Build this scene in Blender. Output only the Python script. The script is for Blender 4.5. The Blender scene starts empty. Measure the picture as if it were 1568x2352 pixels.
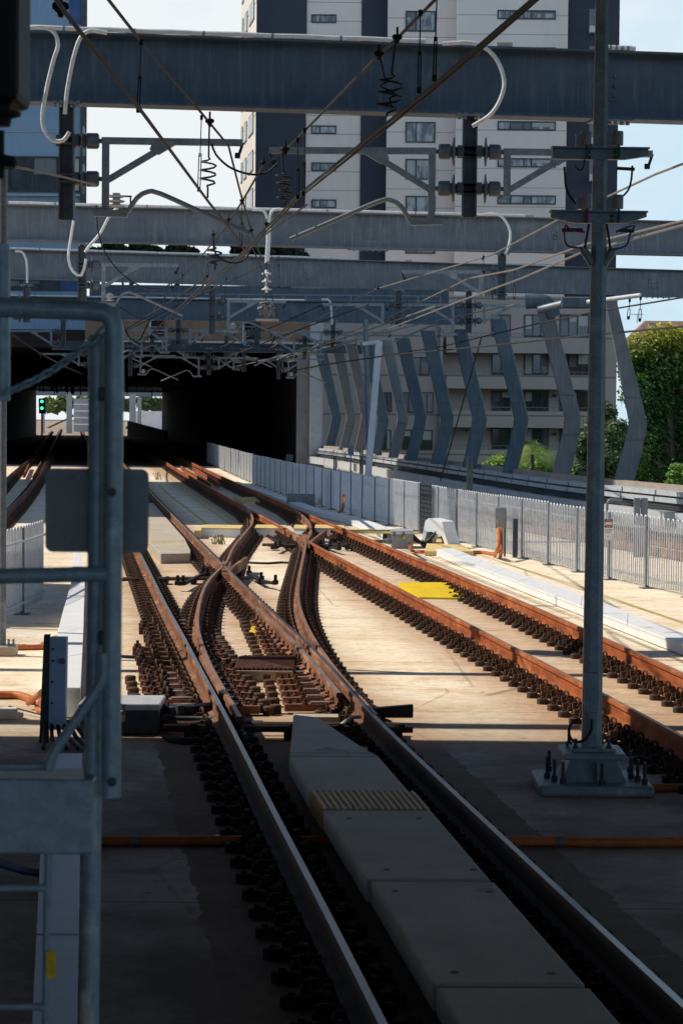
import bpy, bmesh, math, random
from mathutils import Vector, Matrix, Euler
random.seed(11)
rnd = random.Random(5)
scn = bpy.context.scene
COL = scn.collection
# ------------------------------------------------------------------ camera
# all measuring was done on a 1568 x 2352 print of the place; f and eye height come from the rail gauge
W0, H0, F0 = 1568.0, 2352.0, 5052.0
EYE = 2.95
PITCH = math.atan((1176 - 956) / F0)
ROLL = 0.0095
CAM_M = Euler((math.pi / 2 - PITCH, 0, 0)).to_matrix() @ Matrix.Rotation(ROLL, 3, 'Z')
CAM_P = Vector((0, 0, EYE))
def ray(x, y):
    return CAM_M @ Vector(((x - W0 / 2) / F0, -(y - H0 / 2) / F0, -1.0))
def P(x, y, Y):
    d = ray(x, y); return CAM_P + d * (Y / d.y)
def G(x, y, z=0.0):
    d = ray(x, y); return CAM_P + d * ((z - EYE) / d.z)
def px(Y):            # metres per print pixel at distance Y
    return Y / F0
# converters of the enlarged survey prints to the full print
def Zm(n0x, n0y, s):
    k = 1.08873
    return lambda x, y: ((n0x + x / s) / k, (n0y + y / s) / k)
z1 = Zm(0, 0, 1.8233); z2 = Zm(850, 0, 1.8296); z3 = Zm(0, 600, 1.8233); z4 = Zm(740, 700, 1.6215)
z5 = Zm(250, 1150, 1.8233); z6 = Zm(850, 1350, 1.8296); z7 = Zm(0, 1200, 2.6133); z8 = Zm(0, 1850, 1.8233)
z9 = Zm(650, 1750, 1.4834); zA = Zm(1080, 1200, 5.2267); zB = Zm(1430, 1150, 5.6606); zC = Zm(1240, 1600, 3.3576)
zD = Zm(0, 900, 3.4087); zE = Zm(640, 1240, 2.9037); zF = Zm(300, 1380, 3.4087); zG = Zm(1300, 300, 3.8526)
zH = Zm(300, 640, 2.8); zI = Zm(0, 1580, 5.2267); zJ = Zm(400, 1600, 3.136)

# ------------------------------------------------------------------ materials
def new_mat(name):
    m = bpy.data.materials.new(name); m.use_nodes = True
    nt = m.node_tree; nt.nodes.clear()
    out = nt.nodes.new('ShaderNodeOutputMaterial'); b = nt.nodes.new('ShaderNodeBsdfPrincipled')
    nt.links.new(b.outputs[0], out.inputs[0])
    return m, nt, b, out
def noise(nt, scale, detail=4, rough=.6, vec=None, stretch=None):
    n = nt.nodes.new('ShaderNodeTexNoise'); n.inputs['Scale'].default_value = scale
    n.inputs['Detail'].default_value = detail; n.inputs['Roughness'].default_value = rough
    if vec is None:
        g = nt.nodes.new('ShaderNodeNewGeometry'); vec = g.outputs['Position']
    if stretch:
        mp = nt.nodes.new('ShaderNodeMapping'); mp.inputs['Scale'].default_value = stretch
        nt.links.new(vec, mp.inputs[0]); vec = mp.outputs[0]
    nt.links.new(vec, n.inputs['Vector'])
    return n.outputs['Fac']
def ramp(nt, fac, p0, p1, c0=(0, 0, 0, 1), c1=(1, 1, 1, 1)):
    r = nt.nodes.new('ShaderNodeValToRGB')
    r.color_ramp.elements[0].position = p0; r.color_ramp.elements[1].position = p1
    r.color_ramp.elements[0].color = c0; r.color_ramp.elements[1].color = c1
    nt.links.new(fac, r.inputs[0]); return r.outputs[0]
def mix(nt, fac, a, b, mode='MIX'):
    n = nt.nodes.new('ShaderNodeMix'); n.data_type = 'RGBA'; n.blend_type = mode
    for i, v in ((0, fac), (6, a), (7, b)):
        if hasattr(v, 'is_linked') or hasattr(v, 'links'): nt.links.new(v, n.inputs[i])
        elif i == 0: n.inputs[0].default_value = v
        else: n.inputs[i].default_value = (*v, 1)
    return n.outputs[2]
def math_n(nt, op, a, b=None, c=None):
    n = nt.nodes.new('ShaderNodeMath'); n.operation = op
    for i, v in enumerate((a, b, c)):
        if v is None: continue
        if hasattr(v, 'links'): nt.links.new(v, n.inputs[i])
        else: n.inputs[i].default_value = v
    return n.outputs[0]
def mat(name, base, dark=None, spot=None, scale=6, rough=.6, metal=0.0, bump=.15, spot_t=(.58, .7), stretch=None,
        fine=60, streak=None, bd=.01, shade_tint=None):
    m, nt, b, out = new_mat(name)
    dark = dark or tuple(c * .65 for c in base)
    f = ramp(nt, noise(nt, scale, 5, .62, stretch=stretch), .34, .66)
    c = mix(nt, f, dark, base)
    f2 = ramp(nt, noise(nt, fine, 3, .6), .3, .75, (.78, .78, .78, 1), (1.1, 1.1, 1.1, 1))
    c = mix(nt, 1.0, c, f2, 'MULTIPLY')
    if streak:
        f4 = ramp(nt, noise(nt, 3, 4, .6, stretch=(5, 5, .35)), .5, .72)
        c = mix(nt, f4, c, streak)
    if spot:
        f3 = ramp(nt, noise(nt, scale * .37, 6, .68), *spot_t)
        c = mix(nt, f3, c, spot)
    if shade_tint:      # painted shade: goes near black where the station roof shades the track
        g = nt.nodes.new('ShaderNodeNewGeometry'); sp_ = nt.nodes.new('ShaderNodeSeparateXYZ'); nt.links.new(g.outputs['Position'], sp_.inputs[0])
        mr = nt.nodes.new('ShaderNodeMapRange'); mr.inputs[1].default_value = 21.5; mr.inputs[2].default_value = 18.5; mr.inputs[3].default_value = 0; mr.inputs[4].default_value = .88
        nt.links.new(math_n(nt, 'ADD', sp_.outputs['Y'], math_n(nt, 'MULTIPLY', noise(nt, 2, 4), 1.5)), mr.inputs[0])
        c = mix(nt, mr.outputs[0], c, shade_tint)
    nt.links.new(c, b.inputs['Base Color'])
    b.inputs['Roughness'].default_value = rough; b.inputs['Metallic'].default_value = metal; b.inputs['Specular IOR Level'].default_value = .3
    if bump:
        bp = nt.nodes.new('ShaderNodeBump'); bp.inputs['Strength'].default_value = bump; bp.inputs['Distance'].default_value = bd
        nt.links.new(noise(nt, fine, 4, .6), bp.inputs['Height']); nt.links.new(bp.outputs[0], b.inputs['Normal'])
    return m
M = {}
M['galv'] = mat('galvanised_steel', (.21, .245, .275), (.14, .17, .195), (.27, .29, .31), 9, .5, .35, .1)
M['galv_blue'] = mat('galvanised_beam', (.064, .10, .142), (.042, .07, .105), (.10, .132, .165), 1.6, .5, .15, .12, streak=(.085, .118, .152))
M['galv_grey'] = mat('pale_beam', (.135, .155, .178), (.095, .112, .132), (.185, .20, .215), 1.6, .5, .15, .12, streak=(.165, .18, .195))
M['column_pale'] = mat('pale_column_steel', (.155, .17, .185), (.115, .13, .145), (.20, .205, .21), 1.2, .6, .1, .12, streak=(.18, .19, .195))
M['galv_dark'] = mat('weathered_steel', (.07, .088, .105), (.045, .058, .072), None, 8, .5, .2, .1)
M['galv_rail'] = mat('gate_tube_steel', (.38, .51, .60), (.25, .36, .43), (.48, .60, .66), 30, .42, .2, .08, fine=300)
M['pole'] = mat('pole_steel', (.29, .37, .43), (.20, .265, .315), (.36, .43, .48), 9, .45, .2, .1)
M['fence'] = mat('fence_steel', (.68, .71, .74), (.56, .59, .62), None, 4, .5, .05, .05)
M['tray'] = mat('grey_white_tray', (.50, .53, .56), (.40, .43, .46), (.32, .32, .32), 2.5, .5, 0, .05, (.58, .72))
M['column'] = mat('column_steel', (.075, .115, .15), (.05, .08, .11), (.11, .14, .16), 1.2, .6, .1, .12, streak=(.095, .13, .155))
M['rust'] = mat('rusted_rail', (.38, .098, .022), (.19, .045, .013), (.46, .17, .06), 3.5, .8, 0, .25, (.54, .68), stretch=(1, .5, 2.5))
M['rust_old'] = mat('brown_rail', (.25, .10, .048), (.10, .043, .024), (.36, .18, .095), 3.5, .75, 0, .25, (.52, .66), stretch=(1, .5, 2.5), shade_tint=(.022, .016, .013))
M['railhead'] = mat('polished_railhead', (.20, .225, .27), (.13, .15, .18), None, 4, .28, .85, .04, stretch=(1, .2, 1))
M['railhead_dull'] = mat('dull_railhead', (.40, .22, .14), (.30, .14, .08), (.46, .34, .27), 4, .42, .35, .08, stretch=(1, .2, 1))
M['clip'] = mat('dirty_fastening', (.115, .06, .038), (.05, .03, .023), (.22, .10, .055), 14, .75, .1, .3, shade_tint=(.018, .014, .012))
M['puck'] = mat('rubber_puck', (.09, .06, .046), (.05, .036, .03), (.19, .15, .125), 16, .8, 0, .3, shade_tint=(.022, .018, .015))
M['plate'] = mat('slide_plate', (.30, .13, .075), (.17, .07, .04), (.46, .34, .28), 9, .5, .1, .2)
M['plate_shiny'] = mat('worn_slide_plate', (.46, .40, .37), (.25, .15, .11), None, 9, .38, .6, .1)
M['walk'] = mat('walkway_concrete', (.58, .60, .57), (.46, .475, .45), (.36, .36, .335), 1.6, .85, 0, .2, (.54, .74), fine=70)
M['block'] = mat('pale_concrete', (.52, .46, .37), (.44, .38, .30), (.36, .29, .21), 2.2, .85, 0, .15)
M['white'] = mat('white_trough', (.86, .87, .88), (.78, .80, .82), (.66, .66, .64), 2.5, .5, 0, .05, (.64, .8))
M['white_shaded'] = mat('white_panel_skylit', (.40, .60, .88), (.36, .55, .82), None, 3, .45, 0, .05)  # white trunking in shade: sky blue painted into its colour
M['panel_white'] = mat('white_wall_panel', (.36, .40, .46), (.31, .35, .41), None, 3, .5, 0, .05)
M['black'] = mat('black_plastic', (.013, .014, .016), (.008, .008, .01), None, 8, .6, 0, .05)
M['black_soft'] = mat('black_rubber', (.028, .03, .034), None, None, 12, .7, 0, .1)
M['orange'] = mat('orange_conduit', (.60, .19, .05), (.45, .13, .04), (.38, .16, .08), 7, .5, 0, .08)
M['yellow'] = mat('yellow_paint', (.86, .66, .02), (.78, .55, .015), (.70, .52, .08), 4, .5, 0, .1, (.6, .75))
M['yellow_old'] = mat('faded_yellow_paint', (.78, .58, .24), (.68, .50, .22), (.62, .5, .3), 3, .7, 0, .15)
M['tactile'] = mat('bronze_tactile', (.46, .27, .075), (.36, .21, .06), None, 8, .6, .1, .15)
M['grate'] = mat('rusty_mesh', (.17, .075, .045), (.09, .04, .03), (.27, .13, .08), 10, .7, .2, .3)
M['box_grey'] = mat('machine_box', (.33, .35, .36), (.25, .27, .28), None, 5, .5, .2, .08)
M['lid_pale'] = mat('pale_lid', (.60, .62, .65), (.52, .54, .57), None, 5, .35, .2, .05)  # lid paler than its case: the sun's glare painted into the colour
M['box_dark'] = mat('dark_machine_box', (.20, .215, .22), (.15, .165, .17), None, 5, .5, .2, .08)
M['brass'] = mat('brass_lock', (.65, .50, .22), None, None, 8, .4, .6, .05)
M['wire'] = mat('dark_wire', (.034, .033, .034), (.022, .021, .022), None, 3, .7, 0, 0)
M['wire_pale'] = mat('bright_wire', (.26, .245, .235), (.2, .185, .175), None, 3, .5, .3, 0)
M['insul'] = mat('grey_insulator', (.10, .12, .14), (.075, .09, .105), None, 10, .35, 0, .05)
M['insul_white2'] = mat('cap_grey', (.42, .45, .5), (.38, .41, .46), None, 10, .4, 0, .02)
M['insul_white'] = mat('white_insulator', (.72, .74, .75), None, None, 8, .35, 0, .03)
M['conduit_white'] = mat('white_conduit', (.72, .73, .73), (.56, .58, .58), (.48, .47, .44), 9, .55, 0, .03)
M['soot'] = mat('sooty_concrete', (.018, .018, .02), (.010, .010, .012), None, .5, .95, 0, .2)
M['deck'] = mat('stained_deck_concrete', (.20, .165, .13), (.13, .105, .085), (.10, .085, .07), .5, .9, 0, .15, streak=(.115, .092, .075))
M['deck_grey'] = mat('grey_deck_concrete', (.40, .42, .43), (.33, .35, .36), None, .6, .85, 0, .1)
M['deck_mid'] = mat('pier_concrete', (.20, .215, .23), (.145, .155, .17), None, .6, .85, 0, .1, streak=(.12, .13, .14))
M['wood'] = mat('brown_fascia', (.33, .17, .07), (.20, .10, .045), None, 1.2, .8, 0, .1, stretch=(.2, 1, 3))
M['lichen'] = mat('brown_coping', (.38, .32, .27), (.30, .25, .21), None, 2, .85, 0, .1)
M['navy'] = mat('navy_render', (.055, .062, .082), (.045, .052, .07), None, .3, .85, 0, .05)
M['trim'] = mat('dark_window_frame', (.05, .06, .07), None, None, 5, .5, 0, 0)
M['bluewall'] = mat('blue_grey_cladding', (.22, .345, .47), (.18, .30, .42), (.27, .39, .51), .3, .75, 0, .08, streak=(.24, .355, .48))
M['bluestripe'] = mat('royal_blue_cladding', (.05, .11, .26), None, None, .5, .6, 0, 0)
M['tile'] = mat('roof_tile', (.27, .17, .13), (.20, .12, .10), None, 1.2, .85, 0, .3)
M['trunk'] = mat('bark', (.13, .10, .075), None, None, 6, .9, 0, .4)
M['red'] = mat('sign_red', (.72, .05, .05), (.68, .05, .05), None, 5, .5, 0, 0)
M['sign_white'] = mat('sign_white', (.82, .82, .82), (.8, .8, .8), None, 5, .5, 0, 0)
M['sign_black'] = mat('sign_black', (.03, .03, .03), None, None, 5, .5, 0, 0)
M['sign_grey'] = mat('sign_back', (.27, .31, .32), (.23, .27, .28), None, 12, .55, .3, .05, fine=200)
M['sun_glint'] = mat('sun_glint_paint', (.62, .62, .58), (.4, .42, .42), None, 40, .6, 0, .05)
M['blue_cable'] = mat('blue_cable', (.04, .07, .28), None, None, 10, .5, 0, 0)
M['cable_red'] = mat('red_cable', (.40, .03, .06), None, None, 10, .5, 0, 0)
M['cable_green'] = mat('green_cable', (.03, .16, .10), None, None, 10, .5, 0, 0)
M['cable_blue'] = mat('bright_blue_cable', (.03, .13, .42), None, None, 10, .5, 0, 0)
M['weed'] = mat('green_weed', (.34, .33, .12), (.24, .25, .08), None, 6, .8, 0, 0)

def tower_wall(name, base, pitch, z0):
    m, nt, b, out = new_mat(name)
    g = nt.nodes.new('ShaderNodeNewGeometry'); s = nt.nodes.new('ShaderNodeSeparateXYZ'); nt.links.new(g.outputs['Position'], s.inputs[0])
    fz = math_n(nt, 'FRACT', math_n(nt, 'MULTIPLY', math_n(nt, 'SUBTRACT', s.outputs['Z'], z0), 1 / pitch))
    line = math_n(nt, 'LESS_THAN', fz, .045)
    c = mix(nt, ramp(nt, noise(nt, .25, 4, .6), .3, .7), tuple(v * .9 for v in base), base)
    c = mix(nt, ramp(nt, noise(nt, .9, 5, .6, stretch=(1.5, 1.5, .12)), .55, .8), c, tuple(v * .86 for v in base))
    c = mix(nt, line, c, tuple(v * .5 for v in base))
    nt.links.new(c, b.inputs['Base Color']); b.inputs['Roughness'].default_value = .85
    return m
M['beige'] = tower_wall('beige_panel', (.82, .715, .63), 1.5, 3.05)
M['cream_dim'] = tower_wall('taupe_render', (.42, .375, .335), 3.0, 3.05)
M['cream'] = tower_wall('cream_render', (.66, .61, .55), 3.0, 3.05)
def glass_mat(name, tint):
    m, nt, b, out = new_mat(name)
    c = mix(nt, ramp(nt, noise(nt, 1.1, 3, .6, stretch=(1.8, 1, .6)), .42, .6), (.02, .028, .032), tint)
    nt.links.new(c, b.inputs['Base Color']); b.inputs['Roughness'].default_value = .08; b.inputs['Specular IOR Level'].default_value = .8
    return m
M['glass'] = glass_mat('window_glass', (.30, .34, .34))
M['blind_pale'] = mat('pale_blind', (.50, .50, .47), (.40, .41, .39), None, 2, .8, 0, 0, stretch=(6, 1, .5))
M['blind_grey'] = mat('grey_blind', (.20, .22, .23), (.14, .155, .165), None, 2, .8, 0, 0, stretch=(6, 1, .5))
M['glass_dark'] = glass_mat('dark_window_glass', (.04, .05, .055))
def graffiti():
    m, nt, b, out = new_mat('painted_wall')
    n = nt.nodes.new('ShaderNodeTexNoise'); n.inputs['Scale'].default_value = .9; n.inputs['Detail'].default_value = 5
    g = nt.nodes.new('ShaderNodeNewGeometry'); nt.links.new(g.outputs['Position'], n.inputs['Vector'])
    c = mix(nt, ramp(nt, noise(nt, .7, 3), .45, .6), (.74, .72, .70), n.outputs['Color'])
    c = mix(nt, .55, c, (.78, .75, .73))
    nt.links.new(c, b.inputs['Base Color']); b.inputs['Roughness'].default_value = .8
    return m
M['graffiti'] = graffiti()
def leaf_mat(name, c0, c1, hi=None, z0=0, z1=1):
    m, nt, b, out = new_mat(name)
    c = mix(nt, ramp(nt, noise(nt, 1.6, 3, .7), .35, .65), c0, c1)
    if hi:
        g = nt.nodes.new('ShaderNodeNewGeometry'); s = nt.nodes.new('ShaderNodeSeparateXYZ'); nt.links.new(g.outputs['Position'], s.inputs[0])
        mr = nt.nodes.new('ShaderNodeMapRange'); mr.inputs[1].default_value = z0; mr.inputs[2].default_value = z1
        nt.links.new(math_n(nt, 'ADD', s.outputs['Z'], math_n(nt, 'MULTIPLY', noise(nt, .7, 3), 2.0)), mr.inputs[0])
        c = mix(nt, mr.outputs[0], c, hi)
    nt.links.new(c, b.inputs['Base Color']); b.inputs['Roughness'].default_value = .55
    tr = nt.nodes.new('ShaderNodeBsdfTranslucent'); nt.links.new(c, tr.inputs[0])
    ms = nt.nodes.new('ShaderNodeMixShader'); ms.inputs[0].default_value = .35
    nt.links.new(b.outputs[0], ms.inputs[1]); nt.links.new(tr.outputs[0], ms.inputs[2]); nt.links.new(ms.outputs[0], out.inputs[0])
    return m
M['leaf_big'] = leaf_mat('leaf_big', (.03, .09, .02), (.07, .17, .03), (.50, .48, .05), 6.9, 9.3)  # yellow-green towards the top: sunlight painted into the leaf colour
M['leaf_gloss'] = leaf_mat('leaf_gloss', (.04, .09, .03), (.14, .20, .08))
M['leaf_shrub'] = leaf_mat('leaf_shrub', (.10, .24, .03), (.24, .38, .05))
M['leaf_palm'] = leaf_mat('leaf_palm', (.25, .36, .08), (.42, .52, .16))
M['leaf_far'] = leaf_mat('leaf_far', (.07, .12, .03), (.20, .26, .06))
M['leaf_dark'] = leaf_mat('leaf_dark', (.018, .035, .014), (.035, .06, .02))
def emit_mat(name, col, s):
    m = bpy.data.materials.new(name); m.use_nodes = True; nt = m.node_tree; nt.nodes.clear()
    o = nt.nodes.new('ShaderNodeOutputMaterial'); e = nt.nodes.new('ShaderNodeEmission')
    e.inputs[0].default_value = (*col, 1); e.inputs[1].default_value = s; nt.links.new(e.outputs[0], o.inputs[0]); return m
M['green_light'] = emit_mat('green_lamp', (.05, 1.0, .45), 2.2)

# ------------------------------------------------------------------ mesh building
ORG = {}
class MB:
    def __init__(s): s.v = []; s.f = []; s.mi = []
    def add(s, vs, fs, mi=0):
        o = len(s.v); s.v += [Vector(v) for v in vs]
        for f in fs: s.f.append(tuple(i + o for i in f)); s.mi.append(mi)
        return s
    def hexa(s, b, t, mi=0):        # bottom ring, top ring (same count)
        n = len(b)
        fs = [tuple(range(n - 1, -1, -1)), tuple(range(n, 2 * n))]
        fs += [(i, (i + 1) % n, n + (i + 1) % n, n + i) for i in range(n)]
        return s.add(list(b) + list(t), fs, mi)
    def box(s, c, size, rz=0, mi=0, mtx=None):
        hx, hy, hz = size[0] / 2, size[1] / 2, size[2] / 2
        m = mtx if mtx is not None else Matrix.Rotation(rz, 3, 'Z')
        c = Vector(c)
        q = [(-hx, -hy), (hx, -hy), (hx, hy), (-hx, hy)]
        return s.hexa([c + m @ Vector((x, y, -hz)) for x, y in q], [c + m @ Vector((x, y, hz)) for x, y in q], mi)
    def span(s, x0, x1, y0, y1, zb, zt, mi=0):
        return s.box(((x0 + x1) / 2, (y0 + y1) / 2, (zb + zt) / 2), (abs(x1 - x0), abs(y1 - y0), abs(zt - zb)), 0, mi)
    def bar(s, a, b, w, h, mi=0, up=(0, 0, 1)):      # rectangular bar from a to b, w sideways, h along up
        a = Vector(a); b = Vector(b); t = (b - a).normalized(); up = Vector(up)
        sd = t.cross(up)
        if sd.length < 1e-4: sd = t.cross(Vector((0, 1, 0)))
        sd.normalize(); u = sd.cross(t).normalized()
        q = [(-w / 2, -h / 2), (w / 2, -h / 2), (w / 2, h / 2), (-w / 2, h / 2)]
        return s.hexa([a + sd * x + u * y for x, y in q], [b + sd * x + u * y for x, y in q], mi)
    def prism(s, top, zb, mi=0):
        return s.hexa([Vector((v.x, v.y, zb)) for v in top], list(top), mi)
    def tube(s, pts, r, n=8, mi=0, caps=True, closed=False):
        pts = [Vector(p) for p in pts]; k = len(pts)
        rs = r if isinstance(r, (list, tuple)) else [r] * k
        vs = []; nrm = None
        for i, p in enumerate(pts):
            if closed: t = (pts[(i + 1) % k] - pts[i - 1])
            else: t = pts[min(i + 1, k - 1)] - pts[max(i - 1, 0)]
            if t.length < 1e-9: t = Vector((0, 0, 1))
            t.normalize()
            if nrm is None:
                nrm = t.cross(Vector((0, 0, 1)))
                if nrm.length < .05: nrm = t.cross(Vector((0, 1, 0)))
            nrm = (nrm - t * nrm.dot(t)).normalized(); bn = t.cross(nrm)
            for j in range(n):
                a = 2 * math.pi * (j + .5) / n
                vs.append(p + (nrm * math.cos(a) + bn * math.sin(a)) * rs[i])
        fs = []
        for i in range(k if closed else k - 1):
            i2 = (i + 1) % k
            for j in range(n):
                fs.append((i * n + j, i * n + (j + 1) % n, i2 * n + (j + 1) % n, i2 * n + j))
        if caps and not closed:
            fs.append(tuple(range(n - 1, -1, -1))); fs.append(tuple((k - 1) * n + j for j in range(n)))
        return s.add(vs, fs, mi)
    def lathe(s, c, axis, prof, n=16, mi=0):          # prof: [(r, h)]
        ax = Vector(axis).normalized()
        return s.tube([Vector(c) + ax * h for r, h in prof], [max(r, .0005) for r, h in prof], n, mi)
    def sweep(s, prof, path, mi=0, mis=None, caps=True):   # prof (u,v), closed; horizontal path
        path = [Vector(p) for p in path]; k = len(path); n = len(prof); vs = []
        for i, p in enumerate(path):
            t = path[min(i + 1, k - 1)] - path[max(i - 1, 0)]; t.z = 0; t.normalize()
            r = Vector((t.y, -t.x, 0))
            sc = 1.0
            if 0 < i < k - 1:
                a = (path[i] - path[i - 1]); a.z = 0; a.normalize()
                sc = 1 / max(.5, math.cos(a.angle(t, 0)))
            for u, v in prof: vs.append(p + r * u * sc + Vector((0, 0, v)))
        for i in range(k - 1):
            for j in range(n):
                j2 = (j + 1) % n
                s.add([], [])
        o = len(s.v); s.v += vs
        for i in range(k - 1):
            for j in range(n):
                j2 = (j + 1) % n
                s.f.append((o + i * n + j, o + i * n + j2, o + (i + 1) * n + j2, o + (i + 1) * n + j)); s.mi.append(mis[j] if mis else mi)
        if caps:
            s.f.append(tuple(o + j for j in range(n))); s.mi.append(mi)
            s.f.append(tuple(o + (k - 1) * n + j for j in range(n - 1, -1, -1))); s.mi.append(mi)
        return s
    def build(s, name, mats, parent=None, smooth=True, bevel=0, kind=None, label=None, recalc=True):
        if not isinstance(mats, (list, tuple)): mats = [mats]
        org = ORG.get(parent.name, Vector()) if parent else Vector()
        me = bpy.data.meshes.new(name); me.from_pydata([tuple(v - org) for v in s.v], [], s.f)
        for i, x in enumerate(s.mi): me.polygons[i].material_index = x
        for m in mats: me.materials.append(M[m] if isinstance(m, str) else m)
        if recalc:
            bm = bmesh.new(); bm.from_mesh(me); bmesh.ops.recalc_face_normals(bm, faces=bm.faces); bm.to_mesh(me); bm.free()
        if smooth:
            me.shade_smooth(); me.set_sharp_from_angle(angle=math.radians(38))
        o = bpy.data.objects.new(name, me); COL.objects.link(o)
        if parent: o.parent = parent; ORG[o.name] = org
        else: ORG[o.name] = Vector()
        if bevel:
            md = o.modifiers.new('edge', 'BEVEL'); md.width = bevel; md.segments = 2; md.limit_method = 'ANGLE'; md.angle_limit = math.radians(40)
        if kind: o['kind'] = kind
        if label: o['label'] = label
        return o
def tag(o, label, cat, group=None):
    o['label'] = label; o['category'] = cat
    if group: o['group'] = group
    return o
def thing(name, label, cat, loc, group=None):
    o = bpy.data.objects.new(name, None); COL.objects.link(o); o.location = loc; o.empty_display_size = .2
    ORG[o.name] = Vector(loc); return tag(o, label, cat, group)
def copy_tree(root, loc, label, group=None):
    r = root.copy(); COL.objects.link(r); r.location = loc; r['label'] = label
    if group: r['group'] = group
    for ch in root.children:
        c = ch.copy(); COL.objects.link(c); c.parent = r
        for g in ch.children:
            d = g.copy(); COL.objects.link(d); d.parent = c
    return r
def catmull(pts, step):
    pts = [Vector(p) for p in pts]
    ext = [pts[0] * 2 - pts[1]] + pts + [pts[-1] * 2 - pts[-2]]
    out = []
    for i in range(1, len(ext) - 2):
        p0, p1, p2, p3 = ext[i - 1:i + 3]
        n = max(2, int((p2 - p1).length / step))
        for j in range(n):
            t = j / n
            out.append(.5 * ((2 * p1) + (p2 - p0) * t + (2 * p0 - 5 * p1 + 4 * p2 - p3) * t * t + (3 * p1 - p0 - 3 * p2 + p3) * t ** 3))
    out.append(pts[-1]); return out
def smooth_path(pts, it):
    pts = [p.copy() for p in pts]
    for _ in range(it):
        q = [p.copy() for p in pts]
        for i in range(1, len(pts) - 1): q[i] = pts[i - 1] * .25 + pts[i] * .5 + pts[i + 1] * .25
        pts = q
    return pts
def along(path, step, start=0):
    out = []; d = start; acc = 0
    for a, b in zip(path, path[1:]):
        L = (b - a).length
        while d <= acc + L and L > 0:
            t = (d - acc) / L; out.append((a.lerp(b, t), math.atan2(b.y - a.y, b.x - a.x) - math.pi / 2)); d += step
        acc += L
    return out
def wpath(conv, pts, z): return [G(*conv(*p), z) if conv else G(*p, z) for p in pts]

# ------------------------------------------------------------------ world, sun, camera
SUN_AZ = math.radians(-74); SUN_EL = math.radians(45)
w = bpy.data.worlds.new('World'); scn.world = w; w.use_nodes = True
nt = w.node_tree; nt.nodes.clear()
wo = nt.nodes.new('ShaderNodeOutputWorld'); bg = nt.nodes.new('ShaderNodeBackground'); bg.inputs[1].default_value = .068
sky = nt.nodes.new('ShaderNodeTexSky'); sky.sky_type = 'NISHITA'; sky.sun_disc = False
sky.sun_elevation = SUN_EL; sky.sun_rotation = SUN_AZ; sky.altitude = 50; sky.air_density = 1.0; sky.dust_density = .3; sky.ozone_density = 4.0
tc = nt.nodes.new('ShaderNodeTexCoord')
cl = noise(nt, 3.6, 7, .55, tc.outputs['Generated'], (1.0, 1.0, 2.6))
sx = nt.nodes.new('ShaderNodeSeparateXYZ'); nt.links.new(tc.outputs['Generated'], sx.inputs[0])
cl2 = math_n(nt, 'SUBTRACT', cl, math_n(nt, 'MULTIPLY', sx.outputs['X'], .75))
cfac = ramp(nt, cl2, .34, .56)
lowsky = mix(nt, cfac, (8.6, 11.6, 13.7), (12.8, 13.4, 13.8))      # hazy cloud bank low in the sky ahead
zf = nt.nodes.new('ShaderNodeMapRange'); zf.interpolation_type = 'SMOOTHSTEP'; zf.inputs[1].default_value = .36; zf.inputs[2].default_value = .20
nt.links.new(sx.outputs['Z'], zf.inputs[0])
yf = nt.nodes.new('ShaderNodeMapRange'); yf.interpolation_type = 'SMOOTHSTEP'; yf.inputs[1].default_value = .1; yf.inputs[2].default_value = .7
nt.links.new(sx.outputs['Y'], yf.inputs[0])
yb = nt.nodes.new('ShaderNodeMapRange'); yb.interpolation_type = 'SMOOTHSTEP'; yb.inputs[1].default_value = .1; yb.inputs[2].default_value = -.5
nt.links.new(sx.outputs['Y'], yb.inputs[0])
zb = nt.nodes.new('ShaderNodeMapRange'); zb.interpolation_type = 'SMOOTHSTEP'; zb.inputs[1].default_value = .75; zb.inputs[2].default_value = .25
nt.links.new(sx.outputs['Z'], zb.inputs[0])
skyc = mix(nt, math_n(nt, 'MULTIPLY', zb.outputs[0], yb.outputs[0]), sky.outputs[0], (11.0, 14.2, 18.5))   # bright band added behind the camera to fill faces turned to it
skyc = mix(nt, math_n(nt, 'MULTIPLY', zf.outputs[0], yf.outputs[0]), skyc, lowsky)
nt.links.new(skyc, bg.inputs[0]); nt.links.new(bg.outputs[0], wo.inputs[0])
sd = bpy.data.lights.new('sun', 'SUN'); sd.energy = 5.0; sd.angle = math.radians(.5); sd.color = (1.0, .915, .78)
so = bpy.data.objects.new('sun', sd); COL.objects.link(so)
sdir = Vector((math.sin(SUN_AZ) * math.cos(SUN_EL), math.cos(SUN_AZ) * math.cos(SUN_EL), math.sin(SUN_EL)))
so.rotation_euler = sdir.to_track_quat('Z', 'Y').to_euler(); so.location = sdir * 60
cd = bpy.data.cameras.new('camera'); co = bpy.data.objects.new('camera', cd); COL.objects.link(co)
cd.sensor_fit = 'VERTICAL'; cd.sensor_height = 36; cd.lens = 36 * F0 / H0
co.matrix_world = Matrix.Translation(CAM_P) @ CAM_M.to_4x4()
cd.clip_start = .1; cd.clip_end = 4000
cd.dof.use_dof = True; cd.dof.focus_distance = 33; cd.dof.aperture_fstop = 9
scn.camera = co
scn.view_settings.view_transform = 'Standard'; scn.view_settings.look = 'None'; scn.view_settings.exposure = 0
scn.render.engine = 'CYCLES'; scn.cycles.use_denoising = True; scn.cycles.max_bounces = 6
scn.cycles.sample_clamp_indirect = 4

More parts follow.
